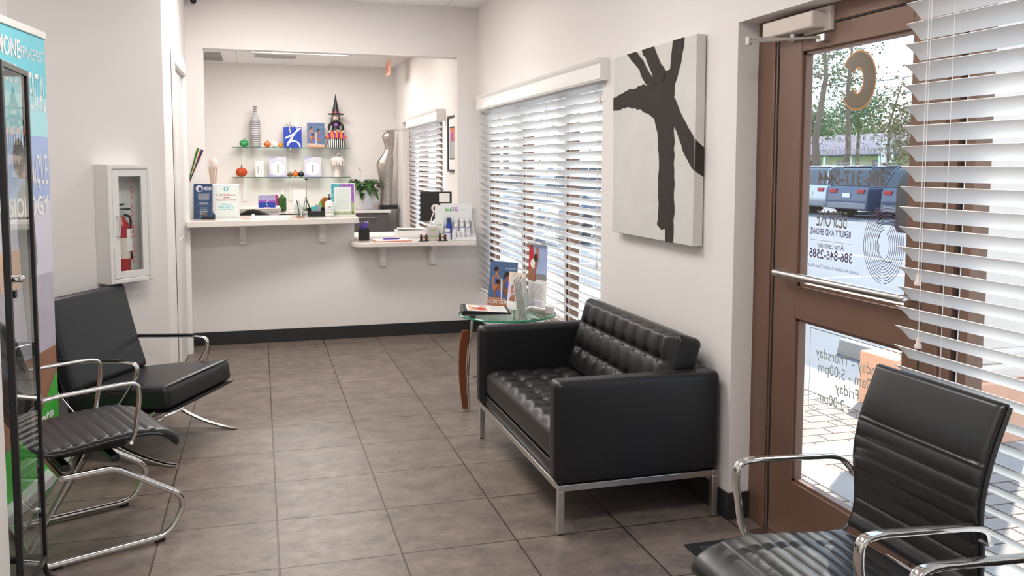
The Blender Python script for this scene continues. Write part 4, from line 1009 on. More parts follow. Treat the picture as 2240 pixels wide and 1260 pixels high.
g = MB(); g.box((-.055, -.022, 0), (.055, -.019, .09), 'glass'); g.box((-.055, -.022, 0), (.055, .03, .003), 'glass'); g.box((-.055, .021, 0), (.055, .024, .2), 'glass'); g.build('acrylic_stand', t)
t = thing('card_rack', 'black desktop rack with teal cards between the jar and the soap bottle', 'rack', (.878, .725, CZ+.001))
g = MB().use('black'); g.box((-.075, -.03, 0), (.075, .03, .004)); g.box((-.075, -.03, .004), (.075, -.027, .045)); g.box((-.075, .025, .004), (.075, .03, .075)); g.box((-.075, -.027, .004), (-.071, .025, .06)); g.box((.071, -.027, .004), (.075, .025, .06)); g.build('rack', t, bevel=.001)
g = MB(); g.box((-.045, -.02, .005), (.01, -.012, .085), 'grey'); g.box((-.045, -.0205, .06), (.01, -.02, .085), 'teal'); g.box((-.01, -.008, .005), (.035, -.002, .10), 'txtgrey'); g.build('cards', t)
g = MB(); g.tube([(-.05, .01, .06), (-.09, .0, .16)], .006, 'leaf', 8); g.build('stem', t)
t = thing('soap_bottle', 'clear pump bottle of hand sanitizer with green label and black pump on the counter', 'bottle', (.985, .70, CZ+.001))
g = MB(); g.lathe([(.036, 0), (.040, .006), (.040, .105), (.034, .125), (.016, .135), (.016, .142), (0, .142)], 'potw', 24, sy=.75); g.build('bottle', t)
g = MB(); g.box((-.026, -.0312, .035), (.026, -.0305, .042), 'green'); g.box((-.02, -.0312, .06), (.02, -.0305, .065), 'lgrey'); g.box((-.014, -.0312, .078), (.014, -.0305, .084), 'grey'); g.build('label', t)
g = MB(); g.cyl((0, 0, .142), .015, .02, 'black'); g.cyl((0, 0, .162), .004, .022, 'black'); g.box((-.012, -.03, .18), (.012, .01, .19), 'black'); g.build('pump', t, bevel=.001)
t = thing('glass_paperweight', 'iridescent green and amber glass ornament behind the sanitizer bottle', 'ornament', (.955, .82, CZ+.001), R(10))
g = MB(); g.ball((0, 0, .10), .045, .015, .06, 'amber'); g.ball((-.03, 0, .085), .025, .012, .045, 'green'); g.box((-.03, -.02, 0), (.03, .02, .05), 'black'); g.build('ornament', t)

# long wedge of coloured ribbons / swatches fixed on the narrow pier
t = thing('swatch_fan', 'slanted stack of green, orange and blue swatches fixed on the wall above the navy brochure', 'swatches', (-.075, .655, 1.325))
cols = ['leaf', 'green', 'paper', 'orange', 'redtxt', 'blue', 'black']
for i, c_ in enumerate(cols):
    g = MB(); d_ = i*.0055; g.add([(-.075+d_*.15, -.012+i*.0015, 0), (-.070+d_*.15, -.012+i*.0015, 0), (.02+d_, -.012+i*.0015, .30-d_*.35), (.008+d_, -.012+i*.0015, .305-d_*.35), (-.075+d_*.15, -.0125+i*.0015, 0), (-.070+d_*.15, -.0125+i*.0015, 0), (.02+d_, -.0125+i*.0015, .30-d_*.35), (.008+d_, -.0125+i*.0015, .305-d_*.35)],
          [(3, 2, 1, 0), (4, 5, 6, 7), (0, 1, 5, 4), (1, 2, 6, 5), (2, 3, 7, 6), (3, 0, 4, 7)], c_); g.build('swatch', t)
g = MB(); g.tube([(-.075, -.014, .0), (.055, -.014, .285)], .003, 'black', 6); g.cyl((-.06, -.018, .002), .006, .017, 'black', X=T3(-.06, -.0005, .01) @ RX(R(90)) @ T3(.06, .018, -.002)); g.build('holder_rod', t)

# ---- lower counter things
t = thing('pen_cup', 'black mesh cup of violet pens on the lower counter', 'pen cup', (1.275, .70, .846))
g = MB().use('black')
w_ = .042
for s in (-1, 1): g.box((s*w_-.0015, -w_, 0), (s*w_+.0015, w_, .10)); g.box((-w_, s*w_-.0015, 0), (w_, s*w_+.0015, .10))
g.box((-w_, -w_, 0), (w_, w_, .004)); g.build('cup', t)
for i, (a_, b_) in enumerate(((-.030, .0), (.034, .01), (.025, -.01), (-.01, .02), (.015, .025))):
    g = MB(); g.tube([(-a_*.7, b_*.5, .008), (a_*1.15, b_*1.2, .150)], .0048, 'purple', 8); g.tube([(a_*1.10, b_*1.15, .146), (a_*1.2, b_*1.25, .160)], .0035, 'lav', 8)
    tag(g.build('pen', loc=(1.275, .70, .846)), ['violet pen leaning far left out of the black mesh cup', 'violet pen leaning far right out of the black mesh cup', 'violet pen leaning right behind the steepest one in the mesh cup', 'nearly upright violet pen left of the middle of the mesh cup', 'nearly upright violet pen right of the middle of the mesh cup'][i], 'pen', 'violet pens in the black mesh cup')
t = thing('clipboard', 'brown clipboard with white form on the lower counter', 'clipboard', (1.50, .60, .846), R(-84))
g = MB(); g.box((-.11, -.155, 0), (.11, .155, .004), 'orange'); g.build('board', t, bevel=.001)
g = MB(); g.box((-.105, -.150, .004), (.105, .150, .009), 'paper'); g.build('form', t)
tag(MB().tube([(-.07, 0, .005), (.07, .004, .005)], .0052, 'purple', 10).build('pen', loc=(1.50, .60, .8555)), 'violet pen lying on the clipboard on the lower counter', 'pen')
# product display
t = thing('product_display', 'white bioTE cardboard display with stepped tray at the right end of the lower counter', 'display', (2.05, .50, .846))
g = MB(); g.box((-.115, .115, 0), (.165, .119, .315), 'white'); g.box((-.165, .113, 0), (-.115, .117, .30), 'white'); bdp = g.build('backboard', t, bevel=.001)
g = MB(); p = Panel(g, (-.115, .1148, 0), (1, 0, 0), (0, 0, 1)); p.text('bio', .075, .245, .034, 'green', 1, True); p.text('TE', .127, .245, .034, 'magenta', 1, True); p.lines(.165, .235, .245, .262, 2, 'lgrey', 1, .25); g.build('print', bdp, fixn=False)
g = MB().use('white'); 
g.box((.155, -.07, 0), (.160, .112, .055)); g.box((.155, .0, .055), (.160, .112, .115)); g.box((.155, .055, .115), (.160, .112, .17))
g.box((-.02, -.075, 0), (.160, -.07, .03)); g.box((-.115, -.07, 0), (.155, .112, .004)); g.box((-.02, .0, .004), (.155, .112, .05)); g.box((-.02, .055, .05), (.155, .112, .10)); g.build('stepped_tray', t, bevel=.001)
def bottle(x, y, z, r_, h_, lab, cap='white', body='potw', band=None, grp='white supplement bottles in the bioTE display'):
    t = thing('supplement_bottle', lab, 'bottle', (x, y, z), group=grp)
    g = MB(); g.lathe([(r_*.95, 0), (r_, .003), (r_, h_*.68), (r_*.7, h_*.76), (r_*.7, h_*.78), (0, h_*.78)], body, 16); g.build('body', t)
    g = MB(); g.lathe([(r_*.85, h_*.78), (r_*.85, h_*.985), (r_*.8, h_), (0, h_)], cap, 16); g.build('cap', t)
    if band: g = MB(); g.lathe([(r_*1.02, h_*.62), (r_*1.02, h_*.67)], band, 16); g.build('band', t)
for i, (dx, dy, dz, r_, h_, b_) in enumerate([(-.085, -.035, .004, .028, .10, 'purple'), (-.03, -.055, .004, .020, .085, None), (.01, -.045, .004, .020, .075, 'lgrey'), (.05, -.04, .004, .021, .10, None), (.10, -.035, .004, .017, .07, None),
        (.005, .028, .05, .022, .085, 'purple'), (.055, .028, .05, .022, .09, 'purple'), (.11, .028, .05, .022, .085, 'purple'), (.02, .083, .10, .022, .095, 'grey'), (.07, .083, .10, .022, .08, 'grey'), (.12, .083, .10, .021, .08, 'grey')]):
    lab_ = ['large violet-banded bottle at the left end of the front row of the display', 'plain white bottle second from left in the front row of the display', 'white bottle with pale grey band in the middle of the front row', 'tall plain white bottle, second from right in the front row', 'slim short white bottle at the right end of the front row', 'violet-banded bottle at the left of the middle row of the display', 'violet-banded bottle in the centre of the middle row of the display', 'violet-banded bottle at the right of the middle row of the display', 'tallest grey-banded bottle at the left of the back row', 'grey-banded bottle in the centre of the back row', 'grey-banded bottle at the right end of the back row'][i]
    bottle(2.05+dx, .50+dy, .846+dz, r_, h_, lab_, band=b_)
bottle(2.004, .585, .850, .024, .185, 'dark blue glass bottle in front of the bioTE display board', 'navy', 'blue', grp='dark blue bottle')
for i, (x, y, w_, z_, h_, c_, lab) in enumerate([(1.905, .56, .085, .846, .175, 'white', 'white product carton with a small green mark left of the bioTE bottles'), (1.84, .50, .105, .846, .12, 'beige', 'cream product carton with green stripe in front of the bioTE display')]):
    t = thing('product_box', lab, 'box', (x, y, z_))
    g = MB(); g.box((-w_/2, -.02, 0), (w_/2, .02, h_), c_); g.build('carton', t, bevel=.001)
    g = MB(); p = Panel(g, (-w_/2, -.0203, 0), (1, 0, 0), (0, 0, 1)); p.text('bioTE', w_/2, h_*.72, .012, 'green', 1, True); p.rect(.0, h_*.28, w_, h_*.32, M['green'], 1); p.lines(.01, w_-.01, h_*.42, h_*.62, 3, 'lgrey', 1, .12); g.build('print', t, fixn=False)
for x, y, lab in ((1.755, .455, 'small black stand with a round medal, left of the cream carton'), (1.915, .435, 'small black stand with a round medal, right of the cream carton')):
    t = thing('medal_stand', lab, 'stand', (x, y, .846)); g = MB(); g.box((-.042, -.022, 0), (.042, .022, .006), 'black'); g.box((-.03, 0, .006), (-.012, .015, .055), 'black'); g.box((.012, 0, .006), (.032, .015, .055), 'black'); g.build('stand', t, bevel=.002)
    g = MB(); g.box((-.012, -.01, .006), (.012, .012, .055), 'cream'); g.cyl((0, 0, 0), .011, .003, 'amber', X=T3(.004, -.0105, .032) @ RX(R(90))); g.build('medal', t)
t = thing('looped_sculpture', 'cream looped paper ornament standing behind the cartons on the lower counter', 'ornament', (1.895, .70, .846))
g = MB(); g.tube(fillet([(-.01, 0, .0), (-.035, 0, .12), (-.02, 0, .2), (.015, 0, .27), (.06, 0, .2), (.07, 0, .0)], .06, 6), .01, 'cream', 10, flat=(.004, .012, (0, 1, 0))); g.lathe([(.020, 0), (.036, 0), (.036, .012), (.020, .012), (.020, 0)], 'cream', 28, X=T3(.01, 0, .27) @ RX(R(90))); g.tube([(-.01, .0, 0), (.10, 0, .004)], .006, 'cream', 8); g.build('loops', t, bevel=0)
tag(MB().lathe([(0, 0), (.03, .004), (.04, .02), (.03, .045), (.01, .05), (0, .048)], 'orange', 16).build('orange_bowl', loc=(1.96, .80, .846)), 'small orange ornament half hidden behind the cartons', 'ornament')
t = thing('letter_tray', 'low white paper tray with dark papers behind the lower counter', 'tray', (1.72, .93, .846))
g = MB().use('white'); g.box((-.13, -.09, 0), (.13, .09, .006)); g.box((-.13, -.09, .006), (-.125, .09, .07)); g.box((.125, -.09, .006), (.13, .09, .07)); g.box((-.125, -.09, .006), (.125, -.085, .055)); g.build('tray', t, bevel=.002)
g = MB(); g.box((-.115, -.08, .045), (.11, .08, .066), 'paper'); g.box((-.11, -.078, .066), (.105, .07, .072), 'black', X=RY(.02)); g.box((-.118, -.08, .073), (.112, .075, .078), 'paper', X=RY(.03)); g.build('papers', t)
t = thing('computer_monitor', 'dark computer monitor seen from behind, turned towards the reception window', 'monitor', (2.02, 1.25, .846), R(-12))
g = MB(); g.box((-.15, -.0, .12), (.15, .022, .40), 'black', X=RZ(0)); g.build('screen_housing', t, bevel=.006)
g = MB(); g.box((.03, -.001, .30), (.13, -.0005, .385), 'paper'); g.build('notice', t)
g = MB(); g.box((-.02, .022, .0), (.02, .05, .25), 'black'); g.box((-.09, -.04, 0), (.09, .09, .012), 'black'); g.build('stand', t, bevel=.003)
tag(MB().box((1.24, 1.06, 0), (2.28, 1.60, .845), 'white').build('reception_desk', bevel=.004), 'white desk unit behind the lower counter carrying the monitor', 'desk')

# ---- things between the counter and the back wall
dk = thing('desk_hutch', 'low white desk hutch behind the counter with a cream top', 'desk', (.33, 2.6, 0))
g = MB(); g.box((-.85, -.30, .70), (.27, .30, 1.02), 'white'); g.build('shelf_body', dk, bevel=.004)
g = MB(); g.box((-.87, -.32, 1.02), (.29, .32, 1.055), 'quartz'); g.build('top', dk, bevel=.004)
g = MB(); g.box((-.85, -.28, 0), (-.82, .28, .70), 'white'); g.box((.24, -.28, 0), (.27, .28, .70), 'white'); g.build('side', dk)
t = thing('office_chair', 'black office chair back seen just over the counter', 'chair', (.36, 1.75, 0), R(-12))
g = MB(); pts = [(-.22, .50), (.22, .50)]+[(.245*math.cos(R(q)), .72+.355*math.sin(R(q))**.8) for q in range(0, 181, 9)]; g.prism(pts, -.03, .03, 'black', ax='y'); bk = g.build('backrest', t, bevel=.02, seg=3)
g = MB(); rbox(g, (.50, .48, .08), .03, 'black', T3(0, -.24, .46), dens=(6, 6, 2)); g.build('seat', t, merge=True, sharp=60)
g = MB(); g.cyl((0, -.24, .06), .025, .36, 'chrome'); g.build('column', t)
g = MB()
for i in range(5):
    a_ = 2*PI*i/5; g.tube([(0, -.24, .08), (.27*math.cos(a_), -.24+.27*math.sin(a_), .055)], .016, 'black', 8); g.ball((.27*math.cos(a_), -.24+.27*math.sin(a_), .028), .027, mt='rubber')
g.build('star_base', t)
# back credenza with stone top
wk = tag(MB().box((-.55, 4.96, .85), (2.13, 5.595, .89), 'quartz').build('worktop', bevel=.004), 'cream stone worktop along the back wall under the glass shelves', 'counter')
for i, (xa, xb) in enumerate(((-.53, .10), (.10, .73), (.73, 1.45), (1.45, 2.10))):
    t = thing('base_cabinet', ['dark grey wood cabinet at the left end under the back worktop', 'dark grey wood cabinet second from left under the back worktop', 'dark grey wood cabinet third from left under the back worktop', 'dark grey wood cabinet under the silver sculpture with horizontal handle'][i], 'cabinet', ((xa+xb)/2, 5.3, 0), group='dark base cabinets')
    hw = (xb-xa)/2-.002
    g = MB(); g.box((-hw, -.30, .08), (hw, .29, .849), 'laminate'); g.build('body', t)
    g = MB(); g.box((-hw+.004, -.322, .085), (hw-.004, -.302, .84), 'laminate'); dr = g.build('door', t, bevel=.002)
    g = MB(); g.tube(fillet([(-.10, -.322, .79), (-.10, -.345, .79), (.16, -.345, .79), (.16, -.322, .79)], .005), .006, 'steel', 8); g.build('handle', dr)
    g = MB(); g.cyl((0, 0, 0), .014, .006, 'steel', X=T3(-.22, -.322, .80) @ RX(R(90))); g.build('lock', dr)
# sculpture
t = thing('sculpture', 'tall abstract silver female figure on a black base in the reception corner', 'sculpture', (2.125, 5.27, .89), R(0))
g = MB(); g.box((-.115, -.085, 0), (.135, .085, .055), 'black'); g.build('base', t, bevel=.003)
g = MB(); prof = [(.055, .090, -.04), (.12, .088, -.04), (.22, .082, -.038), (.32, .085, -.036), (.42, .098, -.038), (.52, .112, -.045), (.60, .120, -.050), (.66, .115, -.042), (.72, .092, -.022), (.78, .066, .0), (.84, .062, .012), (.90, .070, .014), (.96, .085, .008), (1.00, .090, .002), (1.04, .082, .012), (1.07, .060, .03), (1.09, .03, .055), (1.095, .0, .06)]
n = 24; vs = []; fs = []
for z_, r_, cx_ in prof:
    for k_ in range(n):
        a_ = 2*PI*k_/n; rr = r_; vs.append((cx_+.02+rr*math.cos(a_)*.98, .55*rr*math.sin(a_)*(1+.12*math.cos(a_)), z_))
for i in range(len(prof)-1):
    for k_ in range(n): fs.append((i*n+k_, i*n+(k_+1) % n, (i+1)*n+(k_+1) % n, (i+1)*n+k_))
fs.append(tuple(range(n))); g.add(vs, fs, 'silver'); g.build('figure', t, sharp=80)
# potted plant
t = thing('potted_plant', 'leafy green plant in a white textured pot on the back worktop', 'plant', (1.785, 5.12, .89))
g = MB(); g.lathe([(.085, 0), (.10, .01), (.15, .12), (.172, .22), (.178, .27), (.168, .27), (.15, .24), (0, .235)], 'potw', 32)
for k_ in range(16):
    a_ = 2*PI*k_/16
    g.tube([(.101*math.cos(a_), .101*math.sin(a_), .015), (.151*math.cos(a_+.2), .151*math.sin(a_+.2), .12), (.175*math.cos(a_+.4), .175*math.sin(a_+.4), .24)], .006, 'potw', 6)
g.build('pot', t, sharp=60)
g = MB(); g.lathe([(0, .236), (.15, .238), (.16, .236)], 'bark', 24); g.build('soil', t)
def leafmesh(mb, base, dirn, L, W_, droop, mt):
    d_ = V(dirn).normalized(); side = d_.cross(V((0, 0, 1))).normalized(); vs = []; n_ = 7
    for i in range(n_+1):
        q = i/n_; w_ = W_*math.sin(PI*min(1, q*.95+.05))**.8*(1-.3*q) if i < n_ else 0
        p_ = V(base)+d_*L*q+V((0, 0, -droop*q*q*L)); vs += [p_+side*w_+V((0, 0, .12*w_)), p_, p_-side*w_+V((0, 0, .12*w_))]
    fs = []
    for i in range(n_):
        for j in range(2): fs.append((i*3+j, i*3+j+1, (i+1)*3+j+1, (i+1)*3+j))
    mb.add(vs, fs, mt)
rnd = random.Random(5); g = MB(); gs = MB()
for i in range(62):
    a_ = rnd.uniform(0, 2*PI); el = rnd.uniform(.05, 1.1); r0_ = rnd.uniform(.02, .09); h_ = rnd.uniform(.03, .17)
    b0 = V((r0_*math.cos(a_), r0_*math.sin(a_), .24)); b1 = b0+V((math.cos(a_)*.08, math.sin(a_)*.08, h_))
    gs.tube([b0, (b0+b1)/2+V((0, 0, .015)), b1], .003, 'leaf', 5)
    leafmesh(g, b1, (math.cos(a_), math.sin(a_), math.sin(el)*.6), rnd.uniform(.11, .16), rnd.uniform(.030, .046), rnd.uniform(.4, 1.15), 'leaf')
leafmesh(g, (.10, -.12, .30), (.4, -.5, -.6), .16, .05, .4, 'leaf'); leafmesh(g, (-.04, -.14, .30), (-.05, -.4, -.9), .15, .045, .3, 'leaf')
gs.tube([(-.03, 0, .24), (-.05, 0, .42), (-.045, 0, .55)], .003, 'leaf', 5); leafmesh(g, (-.045, 0, .54), (-.5, -.2, .8), .05, .02, .5, 'leaf')
g.build('leaves', t, fixn=False); gs.build('stems', t)
# glass wall shelves
for z_, lab in ((1.735, 'upper glass wall shelf holding the witch doll and gift bag'), (1.335, 'lower glass wall shelf holding small pumpkins and white boxes')):
    t = thing('glass_shelf', lab, 'shelf', (.85, 5.595, z_), group='glass wall shelves')
    g = MB(); g.box((-.78, -.26, -.010), (.78, -.004, -.001), 'tableglass'); g.build('pane', t)
    g = MB(); g.box((-.78, -.266, -.010), (.78, -.2605, -.001), 'edged'); g.build('edge', t)
for i, xx in enumerate((.22, .83, 1.52)):
    t = thing('shelf_bracket', ['clear upright strip at the left end of the glass shelves', 'clear upright strip behind the middle of the glass shelves', 'clear upright strip at the right end of the glass shelves'][i], 'bracket', (xx, 5.599, 1.0))
    g = MB(); g.box((-.028, -.008, 0), (.028, -.001, .724), 'trimw'); g.build('strip', t, bevel=.002)
    g = MB(); g.box((-.006, -.20, .305), (.006, -.008, .324), 'trimw'); g.box((-.006, -.20, .705), (.006, -.008, .7235), 'trimw'); g.build('arm', t)
Z1, Z2, SY = 1.7345, 1.3345, 5.45
def pumpkin(x, z_, r_, h_, body, stem, lab, cat='pumpkin', y=SY):
    t = thing('pumpkin', lab, cat, (x, y, z_), group='pumpkin ornaments on the glass shelves')
    g = MB(); n = 40; vs = []; fs = []; m_ = 10
    for i in range(m_+1):
        th = PI*i/m_
        for k_ in range(n):
            a_ = 2*PI*k_/n; rr = r_*(math.sin(th)**.8)*(1-.10*abs(math.cos(a_*4))**3); vs.append((rr*math.cos(a_), rr*math.sin(a_), h_/2*(1-math.cos(th))+ (0)))
    for i in range(m_):
        for k_ in range(n): fs.append((i*n+k_, i*n+(k_+1) % n, (i+1)*n+(k_+1) % n, (i+1)*n+k_))
    g.add(vs, fs, body); g.build('body', t, merge=True, sharp=60)
    g = MB(); g.tube([(0, 0, h_-.008), (.004, 0, h_+r_*.25), (r_*.18, 0, h_+r_*.38)], r_*.12, stem, 8); g.build('stem', t)
M['greenglass'] = mat('green_glass_glaze', (.02, .30, .07), .1, coat=.8, var=.1)
M['amberg'] = mat('orange_glass_glaze', (.70, .13, .01), .12, coat=.8, var=.1); M['yelg'] = mat('amber_glass_glaze', (.85, .30, .01), .12, coat=.8, var=.1); M['rust'] = mat('rust_red_glitter', (.50, .06, .012), .6, var=.2, vscale=60)
pumpkin(.225, Z1, .062, .098, 'greenglass', 'greenglass', 'green glass pumpkin at the left end of the upper shelf')
pumpkin(.530, Z1, .046, .080, 'amberg', 'amber', 'orange glass pumpkin between the striped bottle and the white pumpkin')
pumpkin(.625, Z1, .046, .078, 'white', 'paper', 'white pumpkin in the row of three on the upper shelf')
pumpkin(.703, Z1, .037, .066, 'yelg', 'amber', 'small amber pumpkin beside the blue gift bag')
pumpkin(.185, Z2, .078, .125, 'rust', 'bark', 'large rust red pumpkin at the left end of the lower shelf')
pumpkin(.820, Z2, .040, .058, 'tan', 'bark', 'striped tan pumpkin, left of three small ones on the lower shelf')
pumpkin(.890, Z2, .042, .078, 'orange', 'bark', 'bright orange pumpkin, middle of three small ones on the lower shelf')
pumpkin(.965, Z2, .044, .068, 'black', 'bark', 'black and gold pumpkin, right of three small ones on the lower shelf')
t = thing('bottle_vase', 'tall grey and white banded ceramic bottle on the upper shelf', 'vase', (.375, SY, Z1))
g = MB(); g.lathe([(.055, 0), (.062, .01), (.064, .18), (.066, .32), (.060, .37), (.035, .42), (.022, .46), (.020, .52), (.026, .525), (.026, .545), (.014, .55), (.014, .52)], 'bottlestripe', 28); g.build('body', t, sharp=60)
t = thing('gift_bag', 'royal blue gift bag with white brush logo and tissue paper on the upper shelf', 'gift bag', (.862, 5.44, Z1))
g = MB(); g.box((-.118, -.045, 0), (.118, .045, .275), 'blue'); g.build('bag', t, bevel=.002)
g = MB(); p = Panel(g, (-.118, -.0455, 0), (1, 0, 0), (0, 0, 1)); q = 'paper'
p.stroke([(.02, .125), (.12, .175), (.225, .265)], .022, M[q], 1); p.stroke([(.15, .19), (.09, .11), (.05, .055)], .018, M[q], 2); p.stroke([(.085, .16), (.125, .08)], .012, M[q], 3); p.stroke([(.04, .06), (.10, .09)], .012, M[q], 4); p.arc(.13, .0, .085, .088, R(5), R(165), .020, M[q], 2, 16)
p.stroke([(.075, .275), (.09, .19)], .010, M[q], 5); p.stroke([(.185, .275), (.165, .21)], .010, M[q], 5); g.build('brush_logo', t, fixn=False)
g = MB()
for i in range(26):
    a_ = rnd.uniform(-.11, .11); b_ = rnd.uniform(-.035, .035); leafmesh(g, (a_*.7, b_*.6, .26), (a_*5+rnd.uniform(-.3, .3)-.2, b_*6, 1), rnd.uniform(.06, .12), .016, .1, 'paper')
g.build('tissue_paper', t, fixn=False)
stand_poster('shelf_poster', 'poster of athletic figures lettered CONTOURING between gift bag and witch doll', 'poster', (1.175, 5.42, Z1), R(0), .235, .345, R(7), contouring)
# witch doll
t = thing('witch_doll', 'witch doll with black pointed hat, orange ruffle and striped skirt on the upper shelf', 'doll', (1.445, 5.44, Z1))
g = MB(); n = 48; vs = []; fs = []
for i, (r_, z_) in enumerate([(.11, 0), (.115, .02), (.105, .10), (.085, .17), (.06, .22), (.05, .25)]):
    for k_ in range(n): a_ = 2*PI*k_/n; rr = r_*(1+.07*math.cos(a_*9)); vs.append((rr*math.cos(a_)*1.05, rr*math.sin(a_)*.8, z_))
for i in range(5):
    for k_ in range(n): fs.append((i*n+k_, i*n+(k_+1) % n, (i+1)*n+(k_+1) % n, (i+1)*n+k_))
fs.append(tuple(range(n))); g.add(vs, fs, 'skirt'); g.build('striped_skirt', t)
g = MB(); vs = []; fs = []
for i, (r_, z_) in enumerate([(.05, .235), (.095, .20), (.138, .145), (.134, .13), (.09, .17), (.04, .21)]):
    for k_ in range(n): a_ = 2*PI*k_/n; rr = r_*(1+.10*math.cos(a_*8)); vs.append((rr*math.cos(a_), rr*math.sin(a_)*.75, z_+.012*math.sin(a_*8)))
for i in range(5):
    for k_ in range(n): fs.append((i*n+k_, i*n+(k_+1) % n, (i+1)*n+(k_+1) % n, (i+1)*n+k_))
g.add(vs, fs, 'ruffle'); g.build('orange_ruffle', t)
g = MB(); g.lathe([(.06, .215), (.055, .25), (.045, .30), (.055, .345), (.03, .375), (0, .38)], 'black', 20, sy=.75); g.ball((.0, -.036, .315), .028, .012, .02, 'magenta'); g.build('bodice', t)
for s in (-1, 1):
    g = MB(); g.tube(fillet([(s*.045, 0, .355), (s*.10, -.01, .30), (s*.09, -.05, .235)], .03), .017, 'black', 10, taper=None); ar = g.build('arm', t)
    g = MB(); g.ball((s*.088, -.058, .222), .013, .016, .02, 'stucco'); g.build('hand', ar)
g = MB(); g.ball((0, -.005, .425), .042, .044, .052, 'stucco'); g.add([(-.008, -.046, .43), (.008, -.046, .43), (0, -.070, .412), (0, -.046, .405)], [(0, 1, 2), (0, 2, 3), (1, 3, 2)]); g.ball((-.016, -.045, .438), .005, mt='black'); g.ball((.016, -.045, .438), .005, mt='black'); g.box((-.014, -.0485, .398), (.014, -.044, .401), 'redtxt'); hd = g.build('head', t)
g = MB()
for i in range(34):
    a_ = rnd.uniform(-.5, PI+.5); x_ = .045*math.cos(a_); y_ = .035*math.sin(a_)+.01
    g.tube([(x_, y_, .455), (x_*1.45, y_*1.2, .40), (x_*1.6+rnd.uniform(-.012, .012), y_*1.3, .34-rnd.uniform(0, .06))], .0028, 'grey', 5)
g.build('hair', t)
g = MB(); g.lathe([(.048, .462), (.108, .455), (.110, .462), (.105, .470), (.050, .476), (.046, .505), (.030, .58), (.014, .67), (.002, .735), (0, .74)], 'black', 28); ht = g.build('hat', t)
g = MB(); g.lathe([(.0495, .480), (.0485, .498)], 'ruffle', 28); g.build('hat_band', ht)
g = MB(); g.tube([(.09, -.06, .20), (.055, -.075, .26)], .005, 'bark', 8); g.build('broom_handle', t)
# lower shelf boxes, hand vase
def whitebox(x, w_, h_, lab, draw, y=5.45):
    t = thing('product_box', lab, 'box', (x, y, Z2)); g = MB(); g.box((-w_/2, -.03, 0), (w_/2, .03, h_), 'white'); g.build('carton', t, bevel=.001)
    g = MB(); p = Panel(g, (-w_/2, -.0303, 0), (1, 0, 0), (0, 0, 1)); draw(p, w_, h_); g.build('print', t, fixn=False)
def db1(p, w_, h_):
    p.rect(w_*.28, h_*.22, w_*.36, h_*.68, M['grey'], 1); p.rect(w_*.62, h_*.2, w_*.72, h_*.7, M['lgrey'], 1); p.lines(w_*.15, w_*.85, h_*.86, h_*.92, 1, 'lgrey', 1, .4)
def db2(p, w_, h_):
    p.rect(0, 0, w_, h_, M['lav'], 1); p.ell(w_*.5, h_*.45, w_*.42, h_*.36, M['paper'], 2); p.poly([(0, h_), (w_*.5, h_), (w_*.3, h_*.93), (0, h_*.86)], M['lilac'], 3); p.arc(w_*.5, h_*.6, w_*.38, h_*.2, R(20), R(160), .006, M['lilac'], 3); p.poly([(0, 0), (w_, 0), (w_, h_*.08), (w_*.5, h_*.03), (0, h_*.12)], M['lilac'], 3); p.rect(w_*.47, h_*.22, w_*.54, h_*.62, M['grey'], 4)
whitebox(.420, .108, .215, 'slim white product carton with grey print on the lower shelf', db1)
whitebox(.660, .225, .270, 'pale lavender product carton, left of the three small pumpkins', db2)
whitebox(1.125, .225, .270, 'pale lavender product carton, right of the three small pumpkins', db2)
t = thing('hand_vase', 'cream ceramic hand vase topped with a silver gift bow on the lower shelf', 'vase', (1.455, SY, Z2))
g = MB(); g.lathe([(.050, 0), (.046, .02), (.040, .06), (.045, .11), (.065, .16), (.090, .20), (.095, .235), (.080, .265), (.05, .28), (0, .28)], 'cream', 28); g.build('body', t, sharp=60)
g = MB()
for i in range(4): g.tube(fillet([(-.06+.035*i, -.085, .16), (-.055+.034*i, -.085, .21), (-.045+.03*i, -.05, .275)], .03), .013, 'cream', 8)
g.tube([(.07, -.03, .15), (.092, -.05, .20), (.075, -.06, .25)], .013, 'cream', 8); g.build('fingers', t, sharp=60)
g = MB()
for i in range(14):
    a_ = 2*PI*i/14; rr = .045 if i % 2 else .028; c0 = V((-.01, -.05, .285))
    L_ = [c0+V((math.cos(a_)*rr*q*1.6, math.sin(a_)*rr*q*1.1-.0, .04*math.sin(PI*q))) for q in (0, .25, .5, .75, 1, .6, .1)]
    g.tube(L_, .002, 'chrome', 6, flat=(.0015, .009))
g.build('silver_bow', t)
# small things on the hutch and worktop
t = thing('postcard_stand', 'violet and blue postcard display standing on the desk hutch', 'sign', (.485, 2.45, 1.0555))
g = MB(); g.box((-.085, 0, 0), (.085, .006, .125), 'blue', X=RX(-.1)); g.box((-.085, -.001, .075), (.085, 0, .125), 'lilac', X=RX(-.1)); g.box((-.085, -.001, .055), (.085, 0, .075), 'magenta', X=RX(-.1)); g.box((-.03, 0, 0), (.03, .05, .003), 'white'); g.build('card', t)
g = MB(); p = Panel(g, (-.085, -.0014, 0), (1, 0, 0), (0, .1, 1)); p.arc(.11, .045, .03, .03, R(90), R(240), .005, M['paper'], 1); g.build('print', t, fixn=False)
t = thing('mini_bottle', 'small dark bottle with white cap right of the violet postcard', 'bottle', (.70, 4.99, .8905)); g = MB(); g.lathe([(.05, 0), (.052, .01), (.052, .17), (.02, .20), (.02, .22), (0, .22)], 'leaf', 16); g.build('body', t); g = MB(); g.lathe([(.024, .22), (.024, .27), (0, .27)], 'white', 16); g.build('cap', t)
t = thing('decorated_box', 'orange and brown patterned trinket box on the back worktop', 'box', (.60, 5.02, .8905)); g = MB(); g.box((-.05, -.03, .05), (.05, .03, .21), 'ruffle'); g.build('box', t, bevel=.003); g = MB(); g.cyl((0, 0, 0), .03, .05, 'amber'); g.build('foot', t)
